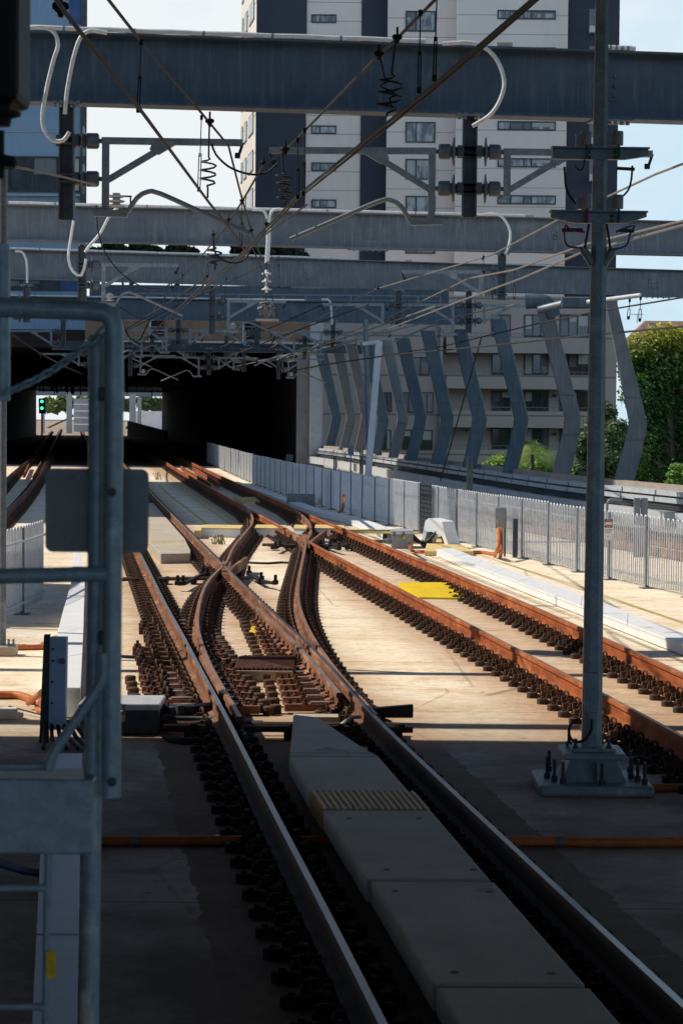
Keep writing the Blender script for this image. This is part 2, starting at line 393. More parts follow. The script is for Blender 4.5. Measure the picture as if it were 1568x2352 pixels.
# ------------------------------------------------------------------ rail lines (railhead, z = TOP)
TOP = .30
L1 = [(930, 2452), (879, 2352), (801, 2195.6), (708, 2010), (643, 1895), (597, 1799), (531.9, 1671), (501.6, 1610), (461, 1540), (437, 1491), (415.6, 1450.8), (388.7, 1404), (361.7, 1351), (342.9, 1312), (322, 1270), (265, 1150), (226, 1068), (201, 1015), (188, 988)]
R1 = [(1690, 2420), (1568, 2307), (1402, 2154), (1216, 1981), (1061, 1837), (943.7, 1727), (869, 1656), (849, 1636.5), (733, 1518 - 18), (698, 1470), (644.7, 1422), (598.9, 1380), (553, 1336.5), (519.4, 1304), (446, 1231.6), (383, 1168), (344, 1128), (290, 1070), (258, 1035), (230, 1003)]
L2 = [(1700, 1762), (1568, 1692), (1451, 1627.5), (1333, 1566), (1200, 1497), (1019.6, 1404), (967.5, 1377), (904, 1345), (834.7, 1309.5), (765, 1273), (701.8, 1239), (663.8, 1218), (587.9, 1177), (527, 1144), (451, 1101.6), (398, 1071), (340, 1036), (290, 1006)]
R2 = [(1700, 1606), (1568, 1546), (1451, 1493.6), (1333, 1441), (1200, 1382), (1084, 1334), (1018, 1306), (904, 1260.5), (815.7, 1224.4), (746, 1196.5), (698.6, 1176.4), (640, 1151), (582, 1126), (530, 1103), (466, 1074), (420, 1052), (380, 1032)]
C1 = [(551, 1646), (516.8, 1588), (493.8, 1550.5), (477.6, 1518), (465.5, 1486), (456.5, 1456), (452.3, 1429), (454.7, 1402), (461.4, 1371), (475, 1338), (497, 1313), (519, 1293), (526.5, 1276), (538, 1252.8), (562, 1224), (577, 1205), (581, 1190), (575, 1176), (564.6, 1165), (540, 1150)]
C2 = [(862, 1640), (800, 1572), (753, 1515), (730, 1482), (712, 1452), (694, 1414), (684, 1378), (684, 1345), (687, 1325), (692.3, 1297), (700, 1262), (702, 1246), (705, 1238), (712, 1230), (715, 1215), (709, 1197), (699, 1187), (686, 1176), (662, 1161)]
T0A = [(-40, 1160), (10, 1104), (45, 1072), (76, 1046), (100, 1016), (120, 988)]
T0B = [(-40, 1226), (10, 1178), (60, 1128), (93, 1084), (113, 1043), (128, 1010), (141, 984)]
def railpath(p, it=3):
    return smooth_path(catmull([G(x, y, TOP) for x, y in p], .5), it)
PL1, PR1, PL2, PR2 = (railpath(p, 14) for p in (L1, R1, L2, R2))
PC1, PC2, PT0A, PT0B = (railpath(p, 5) for p in (C1, C2, T0A, T0B))
def fitline(path, ymin, ymax):
    q = [p for p in path if ymin < p.y < ymax]; n = len(q)
    my = sum(p.y for p in q) / n; mx = sum(p.x for p in q) / n
    b = sum((p.y - my) * (p.x - mx) for p in q) / sum((p.y - my) ** 2 for p in q)
    return mx - b * my, b
A1, B1 = fitline(PL1, 10, 40); A1r, B1r = fitline(PR1, 10, 40)
A2, B2 = fitline(PL2, 18, 50); A2r, B2r = fitline(PR2, 18, 50)
TC1 = ((A1 + A1r) / 2, (B1 + B1r) / 2); TC2 = ((A2 + A2r) / 2, (B2 + B2r) / 2)

# ------------------------------------------------------------------ ground
def ground_mat():
    m, nt, b, out = new_mat('track_slab_concrete')
    g = nt.nodes.new('ShaderNodeNewGeometry'); s = nt.nodes.new('ShaderNodeSeparateXYZ'); nt.links.new(g.outputs['Position'], s.inputs[0])
    X, Y = s.outputs['X'], s.outputs['Y']
    c = mix(nt, ramp(nt, noise(nt, .55, 6, .62), .32, .68), (.78, .62, .43), (.92, .79, .60))
    c = mix(nt, ramp(nt, noise(nt, .8, 5, .65, stretch=(.7, 1.3, 1)), .46, .64), c, (.90, .81, .66))      # pale wash across
    c = mix(nt, ramp(nt, noise(nt, 1.1, 6, .7, stretch=(.7, 1.2, 1)), .52, .70), c, (.60, .41, .24))       # brown wash across
    # rust and brake dust beside the rails
    for (a, k), wdt in ((TC1, 1.45), (TC2, 1.2)):
        d = math_n(nt, 'ABSOLUTE', math_n(nt, 'SUBTRACT', X, math_n(nt, 'ADD', math_n(nt, 'MULTIPLY', Y, k), a)))
        d = math_n(nt, 'ADD', d, math_n(nt, 'MULTIPLY', math_n(nt, 'SUBTRACT', noise(nt, 1.4, 5, .65), .5), .7))
        f = ramp(nt, d, wdt - .1, wdt + .05, (1, 1, 1, 1), (0, 0, 0, 1))
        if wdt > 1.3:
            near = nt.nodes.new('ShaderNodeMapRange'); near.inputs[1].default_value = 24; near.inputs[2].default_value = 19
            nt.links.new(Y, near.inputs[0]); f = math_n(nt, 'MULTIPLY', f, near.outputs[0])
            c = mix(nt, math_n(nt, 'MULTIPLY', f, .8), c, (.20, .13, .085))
        else:
            c = mix(nt, math_n(nt, 'MULTIPLY', f, .0), c, (.5, .33, .17))
    for pa, kb in ((A1, B1), (A1r, B1r), (A2, B2), (A2r, B2r)):
        d = math_n(nt, 'ABSOLUTE', math_n(nt, 'SUBTRACT', X, math_n(nt, 'ADD', math_n(nt, 'MULTIPLY', Y, kb), pa)))
        d = math_n(nt, 'ADD', d, math_n(nt, 'MULTIPLY', math_n(nt, 'SUBTRACT', noise(nt, 2.5, 5, .7, stretch=(.6, 1.8, 1)), .5), .75))
        f = ramp(nt, d, .25, .95, (1, 1, 1, 1), (0, 0, 0, 1))
        c = mix(nt, math_n(nt, 'MULTIPLY', f, .72), c, (.36, .18, .08))
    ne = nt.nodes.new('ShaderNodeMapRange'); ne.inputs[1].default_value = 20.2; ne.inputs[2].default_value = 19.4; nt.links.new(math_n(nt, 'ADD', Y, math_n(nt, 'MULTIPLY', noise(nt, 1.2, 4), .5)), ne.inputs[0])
    shade_tone = mix(nt, ramp(nt, noise(nt, .5, 6, .65), .40, .62), (.165, .14, .125), (.47, .485, .475))  # slab under the station roof: its shade painted into the colour
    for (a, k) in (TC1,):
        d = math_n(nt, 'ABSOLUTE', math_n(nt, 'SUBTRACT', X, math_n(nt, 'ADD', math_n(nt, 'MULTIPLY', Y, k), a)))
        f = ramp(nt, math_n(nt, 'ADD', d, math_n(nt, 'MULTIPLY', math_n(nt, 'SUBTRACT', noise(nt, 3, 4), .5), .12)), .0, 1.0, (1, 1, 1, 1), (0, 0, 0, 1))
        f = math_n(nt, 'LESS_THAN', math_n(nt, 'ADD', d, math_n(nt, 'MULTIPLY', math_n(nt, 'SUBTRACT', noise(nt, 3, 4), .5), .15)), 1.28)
        shade_tone = mix(nt, f, shade_tone, mix(nt, ramp(nt, noise(nt, 1.5, 5, .65), .35, .65), (.10, .075, .06), (.17, .135, .11)))
    c = mix(nt, math_n(nt, 'MULTIPLY', ne.outputs[0], .85), c, shade_tone)
    # mottling, pits, speckle
    c = mix(nt, 1.0, c, ramp(nt, noise(nt, 7, 7, .75), .36, .62, (.84, .84, .84, 1), (1.12, 1.12, 1.12, 1)), 'MULTIPLY')
    c = mix(nt, 1.0, c, ramp(nt, noise(nt, 60, 3, .6), .3, .7, (.86, .86, .86, 1), (1.06, 1.06, 1.06, 1)), 'MULTIPLY')
    c = mix(nt, ramp(nt, noise(nt, 5.5, 3, .5, stretch=(1, 1.6, 1)), .67, .71), c, (.26, .17, .11))
    # casting joints across and hairline cracks along
    jit = math_n(nt, 'MULTIPLY', noise(nt, 1.5, 3), .06)
    fy = math_n(nt, 'FRACT', math_n(nt, 'MULTIPLY', math_n(nt, 'ADD', math_n(nt, 'ADD', Y, math_n(nt, 'MULTIPLY', X, .02)), jit), 1 / 4.4))
    c = mix(nt, math_n(nt, 'MULTIPLY', math_n(nt, 'LESS_THAN', fy, .006), .75), c, (.13, .09, .06))
    vr = nt.nodes.new('ShaderNodeTexVoronoi'); vr.feature = 'DISTANCE_TO_EDGE'; vr.inputs['Scale'].default_value = .28
    nt.links.new(g.outputs['Position'], vr.inputs['Vector'])
    crack = math_n(nt, 'LESS_THAN', math_n(nt, 'ADD', vr.outputs['Distance'], math_n(nt, 'MULTIPLY', noise(nt, 4, 4), .02)), .014)
    c = mix(nt, math_n(nt, 'MULTIPLY', crack, .4), c, (.22, .15, .10))
    nt.links.new(c, b.inputs['Base Color']); b.inputs['Roughness'].default_value = .88
    bp = nt.nodes.new('ShaderNodeBump'); bp.inputs['Strength'].default_value = .25; bp.inputs['Distance'].default_value = .01
    nt.links.new(noise(nt, 35, 5, .65), bp.inputs['Height']); nt.links.new(bp.outputs[0], b.inputs['Normal'])
    return m
M['ground'] = ground_mat()
M['terrain'] = mat('terrain_soil', (.10, .12, .05), (.06, .07, .035), (.18, .14, .09), .2, .95, 0, .2)
# right edge of the viaduct follows the parapet curve
EDGE = smooth_path(catmull([G(*z4(*p), 1.2) for p in ((0, 672), (115, 681), (310, 706), (485, 729), (700, 758), (1000, 798), (1170, 818), (1330, 834), (1568, 855))], 1.0), 20)
EDGE = [p for p in EDGE]
e0 = EDGE[0]; e1 = EDGE[-1]
dirE = (EDGE[-1] - EDGE[-12]).normalized()
for k in range(1, 12): EDGE.append(e1 + dirE * 3 * k)
EDGE0 = [Vector((p.x, p.y, 0)) for p in EDGE]
mb = MB()
far = EDGE0[0]
poly = [Vector((-60, -20, 0)), Vector((14, -20, 0))] + [p + Vector((.5, 0, 0)) for p in reversed(EDGE0)] + [Vector((-1.0, 330, 0)), Vector((-60, 330, 0))]
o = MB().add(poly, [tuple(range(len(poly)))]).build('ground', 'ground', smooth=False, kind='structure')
MB().add([(-1500, -300, -5.5), (1500, -300, -5.5), (1500, 3000, -5.5), (-1500, 3000, -5.5)], [(0, 1, 2, 3)]).build('terrain', 'terrain', smooth=False, kind='structure')

# ------------------------------------------------------------------ tracks
RH = TOP - .12
PROF = [(-.062, 0), (.062, 0), (.062, .013), (.014, .032), (.010, .122), (.030, .136), (.030, .164), (.020, .18), (-.020, .18), (-.030, .164), (-.030, .136), (-.010, .122), (-.014, .032), (-.062, .013)]
PROF_MI = [0] * 14; PROF_MI[7] = 1
def rail(path, mats, parent, label=None, name='rail', lift=0):
    return MB().sweep(PROF, [p - Vector((0, 0, RH - lift)) for p in path], 0, PROF_MI).build(name, mats, parent, label=label)
def fast_mesh(simple=False):
    mb = MB()
    n = 6 if simple else 12
    mb.box((0, 0, .06), (.20, .13, .12)); mb.box((0, 0, .02), (.56, .10, .036)); mb.box((0, 0, .05), (.34, .11, .05))
    for sg in (-1, 1):
        mb.lathe((sg * .265, 0, .0), (0, 0, 1), [(.056, 0), (.056, .054), (.046, .062)], n, 1)
        if simple:
            mb.box((sg * .12, 0, .16), (.06, .09, .07))
        else:
            mb.lathe((sg * .265, 0, .06), (0, 0, 1), [(.02, 0), (.02, .018)], 6)
            arc = [Vector((sg * (.125 + .012 * math.sin(a * 2)), math.cos(a) * .058, .135 + math.sin(a) * .058)) for a in [math.pi * (i / 8 * 1.3 - .15) for i in range(9)]]
            mb.tube(arc, .013, 5)
            mb.box((sg * .15, .0, .115), (.05, .035, .06)); mb.box((sg * .095, -.04, .14), (.06, .022, .022))
            mb.lathe((sg * .185, .05, .05), (0, 0, 1), [(.028, 0), (.028, .045), (.016, .047), (.016, .075)], 6)
    return mb
FM = None
def fastenings(paths, parent, step=.49, sides=None):
    global FM
    if FM is None:
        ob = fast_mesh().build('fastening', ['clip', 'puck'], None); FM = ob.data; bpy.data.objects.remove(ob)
    org = ORG[parent.name]; spots = []
    for p, st in paths:
        for q, a in along(p, step, st): spots.append((q, a))
    spots.sort(key=lambda s: s[0].y)
    for q, a in spots[:100]:
        o = bpy.data.objects.new('fastening', FM); COL.objects.link(o); o.parent = parent
        o.location = Vector((q.x, q.y, 0)) - org; o.rotation_euler = (0, 0, a + rnd.uniform(-.04, .04))
    if len(spots) > 100:
        sm = fast_mesh(True); mb = MB()
        for q, a in spots[100:]:
            R = Matrix.Rotation(a, 3, 'Z'); o = len(mb.v)
            mb.v += [R @ v + Vector((q.x, q.y, 0)) for v in sm.v]
            mb.f += [tuple(i + o for i in f) for f in sm.f]; mb.mi += sm.mi
        mb.build('fastening_row', ['clip', 'puck'], parent, smooth=False, kind='stuff', recalc=False)

t1 = thing('railway_track', 'nearest railway track, polished rails with the concrete walkway between them, running into the tunnel', 'railway track', (PL1[4].x, PL1[4].y, 0))
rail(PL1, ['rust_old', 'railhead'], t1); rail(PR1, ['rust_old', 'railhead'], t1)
t2 = thing('railway_track', 'right-hand railway track with bright orange rusted rails and a yellow ramp between them', 'railway track', (PL2[4].x, PL2[4].y, 0))
rail(PL2, ['rust', 'railhead_dull'], t2); rail(PR2, ['rust', 'railhead_dull'], t2)
fastenings([(PL1, .1), (PR1, .3)], t1)
fastenings([(PL2, .1), (PR2, .3)], t2)
t0 = thing('railway_track', 'far left railway track curving out of the tunnel behind the left fence', 'railway track', (PT0A[4].x, PT0A[4].y, 0))
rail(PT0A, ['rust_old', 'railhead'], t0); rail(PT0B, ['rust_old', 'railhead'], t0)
for pts in ([z3(110, 1065), z3(133, 1020)], [z3(150, 1080), z3(188, 1010)]):
    rail([G(*p, TOP) for p in pts], ['rust', 'railhead_dull'], t0, name='check_rail')
fastenings([(PT0A, 0), (PT0B, .2)], t0, .7)
def shift(path, d):
    out = []
    for i, p in enumerate(path):
        t = path[min(i + 1, len(path) - 1)] - path[max(i - 1, 0)]; t.z = 0; t.normalize()
        out.append(p + Vector((t.y, -t.x, 0)) * d)
    return out
def cut(path, y0, y1): return [p for p in path if y0 <= p.y <= y1]
t3 = thing('turnout', 'curved crossover rail turning out of the nearest track through the left crossing', 'railway turnout', (PC1[20].x, PC1[20].y, 0))
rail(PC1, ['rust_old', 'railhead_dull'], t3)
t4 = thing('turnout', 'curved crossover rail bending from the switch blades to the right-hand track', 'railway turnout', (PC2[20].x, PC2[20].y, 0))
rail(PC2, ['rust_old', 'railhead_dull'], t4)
fastenings([(PC1[16:], .2)], t3, .5); fastenings([(PC2[2:], .2)], t4, .5)
# long slide plates and clip rows of the switches
def slide_rows(path, parent, y0, y1, d0, dn, step=.52, shiny=True, df=None):
    a0 = along(cut(path, y0, y1), step)
    for q, a in a0:
        d1 = dn if df is None else dn + (df - dn) * max(0, min(1, (q.y - y0) / (y1 - y0)))
        mb = MB(); R = Matrix.Rotation(a, 3, 'Z')
        cx = (d0 + d1) / 2; L = abs(d1 - d0)
        q0 = Vector((q.x, q.y, 0))
        mb.box(q0 + R @ Vector((cx, 0, .065)), (L, .15, .07), a)
        if shiny: mb.box(q0 + R @ Vector((cx * .62, 0, .108)), (L * .5, .10, .022), a, 2)
        sg = 1 if d1 > 0 else -1
        e = max(abs(d0), abs(d1)) * sg
        for u, v in ((-.05, .03), (-.2, -.04), (-.13, .06)):
            mb.lathe(q0 + R @ Vector((e + sg * u, v, .09)), (0, 0, 1), [(.03, 0), (.03, .028), (.017, .03), (.017, .06)], 8, 1)
        mb.lathe(q0 + R @ Vector((e + sg * .09, 0, 0)), (0, 0, 1), [(.062, 0), (.062, .08), (.05, .09)], 10, 1)
        mb.build('slide_plate', ['plate', 'clip', 'plate_shiny'], parent)
def clip_rows(path, parent, y0, y1, ds, step=.52):
    for d in ds:
        for q, a in along(cut(path, y0, y1), step, .2):
            mb = MB(); R = Matrix.Rotation(a, 3, 'Z'); q0 = Vector((q.x, q.y, 0)) + R @ Vector((d + rnd.uniform(-.02, .02), rnd.uniform(-.03, .03), 0))
            mb.box(q0 + Vector((0, 0, .05)), (.24, .14, .10), a)
            mb.lathe(q0 + R @ Vector((-.06, 0, .09)), (0, 0, 1), [(.045, 0), (.045, .05), (.02, .052), (.02, .09)], 8)
            arc = [q0 + R @ Vector((.07, math.cos(t) * .06, .12 + math.sin(t) * .06)) for t in [math.pi * i / 6 for i in range(7)]]
            mb.tube(arc, .014, 5)
            mb.build('chair_clip', ['clip'], parent)
slide_rows(PL1, t3, 21.2, 31, .12, .5)
slide_rows(PC1, t3, 21.2, 29, .1, .30, df=.2)
clip_rows(PL1, t3, 22, 30.5, (-.27,)); clip_rows(PL1, t3, 22, 27.5, (-.44,)); slide_rows(PL1, t3, 21.4, 24.6, -.12, -.6)
slide_rows(PR1, t4, 21.3, 31, -.12, -.62, df=-.2)
# switch blades lying beside the stock rails, and wing rails at the two crossings
bl = cut(PR1, 20.8, 31.2)
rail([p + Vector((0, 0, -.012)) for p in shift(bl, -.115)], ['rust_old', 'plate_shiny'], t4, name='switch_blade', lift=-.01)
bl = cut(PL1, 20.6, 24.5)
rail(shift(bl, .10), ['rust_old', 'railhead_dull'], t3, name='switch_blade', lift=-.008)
def frog(parent, x, y, dy):
    c = G(x, y, 0)
    for pts in ([(-46, -26), (-14, -2), (-4, 10)], [(46, -22), (16, 0), (6, 12)]):
        mb = MB(); q = [G(x + a, y + b, TOP - .02) for a, b in pts]
        mb.sweep([(-.03, 0), (.03, 0), (.03, .17), (-.03, .17)], [p - Vector((0, 0, .16)) for p in q])
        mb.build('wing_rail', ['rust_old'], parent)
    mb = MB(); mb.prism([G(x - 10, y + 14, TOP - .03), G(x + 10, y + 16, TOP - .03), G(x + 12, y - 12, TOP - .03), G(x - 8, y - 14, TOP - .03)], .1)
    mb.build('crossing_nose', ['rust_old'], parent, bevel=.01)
frog(t3, 519, 1302, 0); frog(t4, 702, 1240, 0)
# point rodding across the tracks
def rodding(label, pts, zz=.10, spread=(0, .13, .30)):
    mb0 = thing('point_rodding', label, 'point rodding', G(*pts[0], 0))
    a = G(*pts[0], zz); b = G(*pts[-1], zz)
    for i, s in enumerate(spread):
        off = Vector((0, s, 0))
        MB().tube([a + off, a.lerp(b, .5) + off, b + off - Vector((rnd.uniform(0, .5), 0, 0))], .028 - .006 * (i % 2), 8).build('rod', 'galv_dark' if i % 2 else 'clip', mb0)
    n = 5
    for i in range(n):
        q = a.lerp(b, (i + .5) / n + rnd.uniform(-.04, .04))
        mb = MB(); mb.box(q + Vector((0, .15, -.05)), (.09, .40, .08)); mb.box(q + Vector((.04, .05, .01)), (.06, .08, .07)); mb.lathe(q + Vector((-.1, .1, -.01)), (1, 0, 0), [(.035, 0), (.035, .12)], 8)
        mb.build('rod_bracket', 'black', mb0, bevel=.008)
    return mb0
rodding('black point rodding crossing under the nearest track in front of the walkway tip', [z5(285, 1225), z5(1470, 1232)])
rodding('black point rodding at the left crossing of the nearest track', [z5(100, 545), z5(800, 540)], .1, (0, .25))
rodding('short black point rodding at the far crossing of the right-hand track', [z5(740, 388), z5(1170, 392)], .12, (0, .3))
for (cx, cy, lab, sg) in ((*z5(435, 1150), 'black flat bracket beside the left rail near the dark machine box', 1), (*z5(1330, 1145), 'black pointed bracket on the outer side of the right rail', -1)):
    c = G(cx, cy, .12); mb = MB(); k_ = .62 if sg < 0 else 1
    mb.hexa([c + Vector(v) * k_ for v in ((-.33, -.09, -.1), (.33, -.05, -.1), (.33, .12, -.1), (-.33, .12, -.1))], [c + Vector(v) * k_ for v in ((-.33, -.09, .04), (.33, -.05, .10), (.33, .12, .10), (-.33, .12, .04))])
    tag(mb.build('rail_bracket', 'black', bevel=.01), lab, 'bracket')
for pts, lab in (([z5(490, 505), z5(470, 500), z5(380, 545), z5(355, 545)], 'black angled switch lever left of the left crossing'), ([z5(680, 500), z5(735, 530), z5(800, 542)], 'black angled switch lever right of the left crossing'),
                 ([z5(870, 355), z5(820, 375), z5(800, 385)], 'dark blue-black switch lever left of the far crossing'), ([z5(1000, 360), z5(1050, 380), z5(1090, 390)], 'black switch lever right of the far crossing')):
    mb = MB(); q = [G(*p, .2) for p in pts]
    for a, b in zip(q, q[1:]): mb.bar(a + Vector((0, 0, -.08)), b + Vector((0, 0, -.08)), .07, .05)
    for p in q: mb.box(p + Vector((0, 0, -.06)), (.10, .14, .07)); mb.lathe(p + Vector((0, 0, -.05)), (0, 0, 1), [(.03, 0), (.03, .12)], 8)
    tag(mb.build('switch_lever', 'black', bevel=.01), lab, 'switch gear')
# far check rails in the sunlit patch before the tunnel
for i, (pts, lab) in enumerate((([z3(826, 1030), z3(960, 1110)], 'left of two loose rusty check rails in the far sunlit patch'), ([z3(880, 1034), z3(1000, 1108)], 'right of two loose rusty check rails in the far sunlit patch'))):
    o = MB().sweep(PROF, [G(*p, TOP) - Vector((0, 0, RH)) for p in pts], 0, PROF_MI).build('check_rail', ['rust', 'railhead_dull']); tag(o, lab, 'rail', 'far check rails')

# ------------------------------------------------------------------ walkway between the near rails
def slab(name, conv, pts, zt, zb, matn, label, cat, group=None, bevel=.012, flat=False):
    top = [G(*conv(*p), zt) if conv else G(*p, zt) for p in pts]
    o = MB().prism(top, zb).build(name, matn, None, smooth=False, bevel=bevel)
    return tag(o, label, cat, group)
WT = .30
gw = 'concrete walkway slabs between the near rails'
slab('walkway_slab', z9, [(110, 206), (440, 208), (400, 188), (212, 64), (125, 54), (112, 188)], WT, WT - .14, 'walk', 'pointed end slab of the concrete walkway, its tip in sunlight', 'walkway slab', gw)
slab('walkway_slab', z9, [(183, 336), (551, 338), (442, 212), (108, 210)], WT, WT - .14, 'walk', 'widening walkway slab between the pointed end and the ridged tactile strip', 'walkway slab', gw)
slab('walkway_slab', z9, [(394, 662), (854, 667), (633, 409), (233, 406)], WT, WT - .14, 'walk', 'walkway slab just nearer than the ridged tactile strip', 'walkway slab', gw)
slab('walkway_slab', z9, [(640, 1049), (1204, 1054), (868, 675), (412, 673)], WT, WT - .14, 'walk', 'large walkway slab with a faint white stencil, second from the bottom', 'walkway slab', gw)
slab('walkway_slab', z9, [(1000, 1620), (1720, 1640), (1221, 1068), (654, 1066)], WT, WT - .14, 'walk', 'nearest walkway slab cut off by the bottom edge', 'walkway slab', gw)
tt = thing('tactile_strip', 'bronze ridged tactile strip set across the concrete walkway', 'tactile strip', G(*z9(400, 372), WT))
MB().prism([G(*z9(*p), WT + .004) for p in [(231, 404), (632, 407), (574, 341), (186, 339)]], WT - .14).build('strip_base', 'tactile', tt, smooth=False)
mb = MB()
for i in range(17):
    t = (i + .5) / 17
    a = G(*z9(231 + t * 401, 404 + 3 * t), WT + .008); b = G(*z9(186 + t * 388, 339 + 2 * t), WT + .008)
    mb.bar(a, b, .014, .014)
mb.build('ridges', mat('pale_ridge', (.72, .60, .40), None, None, 8, .5, .2, 0), tt, smooth=False)
# supports under the walkway
gs = 'supports under the concrete walkway'
for y0 in (120, 250, 360, 480, 600, 760, 900, 1040):
    t = (y0 - 404) / (1049 - 404); xl = 233 + t * 407; xr = 632 + t * 572
    a = G(*z9(xl + 18, y0), .0); b = G(*z9(xr - 40, y0), .0)
    o = MB().box((a + b) / 2 + Vector((0, 0, .079)), ((b - a).length * .62, .22, .158), 0).build('walkway_support', 'block', smooth=False)
    tag(o, 'low concrete support block in shadow under the walkway slabs', 'support', gs)
# lifting sockets in the walkway slabs
for x, y in ((330, 440), (590, 440), (470, 630), (790, 630), (500, 710), (850, 712), (720, 1010), (1080, 1014)):
    o = MB().lathe(G(*z9(x, y), WT + .001), (0, 0, 1), [(.022, 0), (.022, .002)], 12).build('lifting_socket', 'black'); tag(o, 'small dark lifting socket in the top of a walkway slab', 'socket', 'lifting sockets in the walkway slabs')
# faint stencil marks
def decal(conv, pts, z, w_, matn, parent, name='stencil_mark'):
    mb = MB()
    for a, b in pts: mb.bar(G(*conv(*a), z), G(*conv(*b), z), w_, .003)
    return mb.build(name, matn, parent, smooth=False)
M['chalk'] = mat('worn_chalk', (.58, .60, .60), (.42, .42, .40), None, 20, .9, 0, 0)
o = decal(z9, [((112, 196), (420, 198))], WT + .003, .012, 'chalk', None, 'chalk_line'); tag(o, 'white chalk line with a low triangle drawn across the pointed walkway end', 'chalk mark')
decal(z9, [((180, 193), (250, 176)), ((250, 176), (330, 194)), ((248, 178), (268, 192))], WT + .004, .010, 'chalk', o, 'chalk_triangle')
o = decal(z9, [((797, 699), (868, 700)), ((800, 704), (870, 705)), ((804, 709), (872, 710))], WT + .003, .006, 'chalk', None, 'stencil_mark'); tag(o, 'small faded white stencil on the walkway slab', 'stencil mark')
# far concrete walkway left of the near track
slab('walkway_block', z5, [(278, 428), (412, 425), (414, 412), (386, 357), (243, 196), (205, 196), (228, 380)], .20, .0, 'block', 'sunlit concrete walkway block ending beside the nearest track', 'walkway block')
mb = MB()
for i in range(14):
    for j in range(3):
        t = i / 13; a = G(*z5(236 + t * 140 - j * 1, 371 - t * 4 + j * 4), .20); mb.lathe(a, (0, 0, 1), [(.03, 0), (.022, .01)], 8)
tag(mb.build('tactile_dots', 'yellow_old'), 'rows of small tactile dots on the sunlit concrete walkway block', 'tactile strip')
# yellow edged trough crossing the tracks
gx = 'yellow edged crossing trough'
for (x0, x1, lab) in ((462, 640, 'left length of the yellow edged white trough across the tracks'), (702, 842, 'second length of the yellow edged white trough, between the crossing rails'), (882, 940, 'short third length of the yellow edged trough beside the curved rail'), (978, 1112, 'right length of the yellow edged white trough beside the orange rail')):
    b0 = thing('cable_crossing', lab, 'cable trough', G(*z5((x0 + x1) / 2, 355), 0), gx)
    fr = [G(*z5(x0, 352), 0), G(*z5(x1, 355), 0)]
    dp = Vector((0, 1.6, 0))
    mb = MB(); mb.hexa([fr[0], fr[1], fr[1] + dp, fr[0] + dp], [v + Vector((0, 0, .20)) for v in (fr[0], fr[1], fr[1] + dp, fr[0] + dp)]); mb.build('trough', 'white', b0, smooth=False)
    mb = MB(); mb.hexa([v + Vector((0, -.02, .201)) for v in (fr[0], fr[1], fr[1] + dp, fr[0] + dp)], [v + Vector((0, -.02, .228)) for v in (fr[0], fr[1], fr[1] + dp, fr[0] + dp)]); mb.build('edge_board', 'yellow_old', b0, smooth=False)
o = slab('yellow_board', z5, [(1125, 326), (1452, 332), (1452, 320), (1120, 312)], .26, .22, 'yellow_old', 'thin yellow board raised on short legs from the orange rail to the white hood', 'board')
mb = MB()
for x in (1160, 1300, 1420):
    q = G(*z5(x, 330), .22); mb.box(q + Vector((0, .1, -.11)), (.12, .12, .218))
mb.build('leg', 'box_dark', o)
slab('yellow_ramp', z5, [(428, 322), (462, 322), (468, 304), (450, 302)], .2, .0, 'yellow_old', 'small yellow end ramp at the left end of the crossing trough', 'ramp')
slab('yellow_ramp', z4, [(520, 1100), (720, 1100), (650, 1060), (600, 1015), (545, 1010)], .10, .0, 'yellow_old', 'broad faded yellow ramp behind the white hood by the fence', 'ramp')
# tactile ramps in the right track
def tramp(conv, pts, zt, matn, label, nr):
    b0 = thing('tactile_ramp', label, 'tactile ramp', G(*conv(*pts[0]), 0))
    q = [G(*conv(*p), zt if i < 2 else .02) for i, p in enumerate(pts)]
    q2 = [Vector((v.x, v.y, 0)) for v in q]
    back = [q[0] + Vector((0, .25, 0)), q[1] + Vector((0, .25, 0))]
    mb = MB(); mb.hexa([q2[3], q2[2], q2[1] , q2[0]], [q[3], q[2], q[1], q[0]]); mb.hexa([Vector((v.x, v.y, 0)) for v in (q[0], q[1], back[1], back[0])], [q[0], q[1], back[1], back[0]])
    mb.build('ramp_plate', matn, b0, smooth=False)
    mb = MB()
    for i in range(nr):
        t = (i + .5) / nr
        mb.bar(q[0].lerp(q[1], t) + Vector((0, 0, .004)), q[3].lerp(q[2], t) + Vector((0, 0, .004)), .018, .010)
    mb.build('ridges', matn, b0, smooth=False)
tramp(z6, [(268, 200), (545, 198), (572, 268), (362, 265)], .12, 'yellow', 'bright yellow ridged tactile ramp between the orange rails', 34)
tramp(z5, [(608, 172), (738, 170), (746, 199), (655, 199)], .14, 'yellow_old', 'dull yellow ramp far up the right-hand track in shade', 20)
# drain box with rusty mesh
b0 = thing('drain_box', 'concrete drain box with a rusty mesh lid between the curved rails', 'drain box', G(*z5(750, 1010), 0))
fr = [G(*z5(612, 1013), 0), G(*z5(880, 1016), 0)]; dp = Vector((0, 1.35, 0)); h_ = .13
MB().hexa([fr[0], fr[1], fr[1] + dp, fr[0] + dp], [v + Vector((0, 0, h_)) for v in (fr[0], fr[1], fr[1] + dp, fr[0] + dp)]).build('box', 'block', b0, smooth=False, bevel=.01)
mb = MB(); a0, a1 = fr[0] + Vector((.0, .015, h_ + .004)), fr[1] + Vector((.0, .015, h_ + .004))
mb.hexa([a0, a1, a1 + dp * .98, a0 + dp * .98], [v + Vector((0, 0, .01)) for v in (a0, a1, a1 + dp * .98, a0 + dp * .98)])
lid = mb.build('mesh_lid', 'sign_black', b0, smooth=False)
mb = MB(); L = (a1 - a0).length; D = dp.y * .98
nn = 13
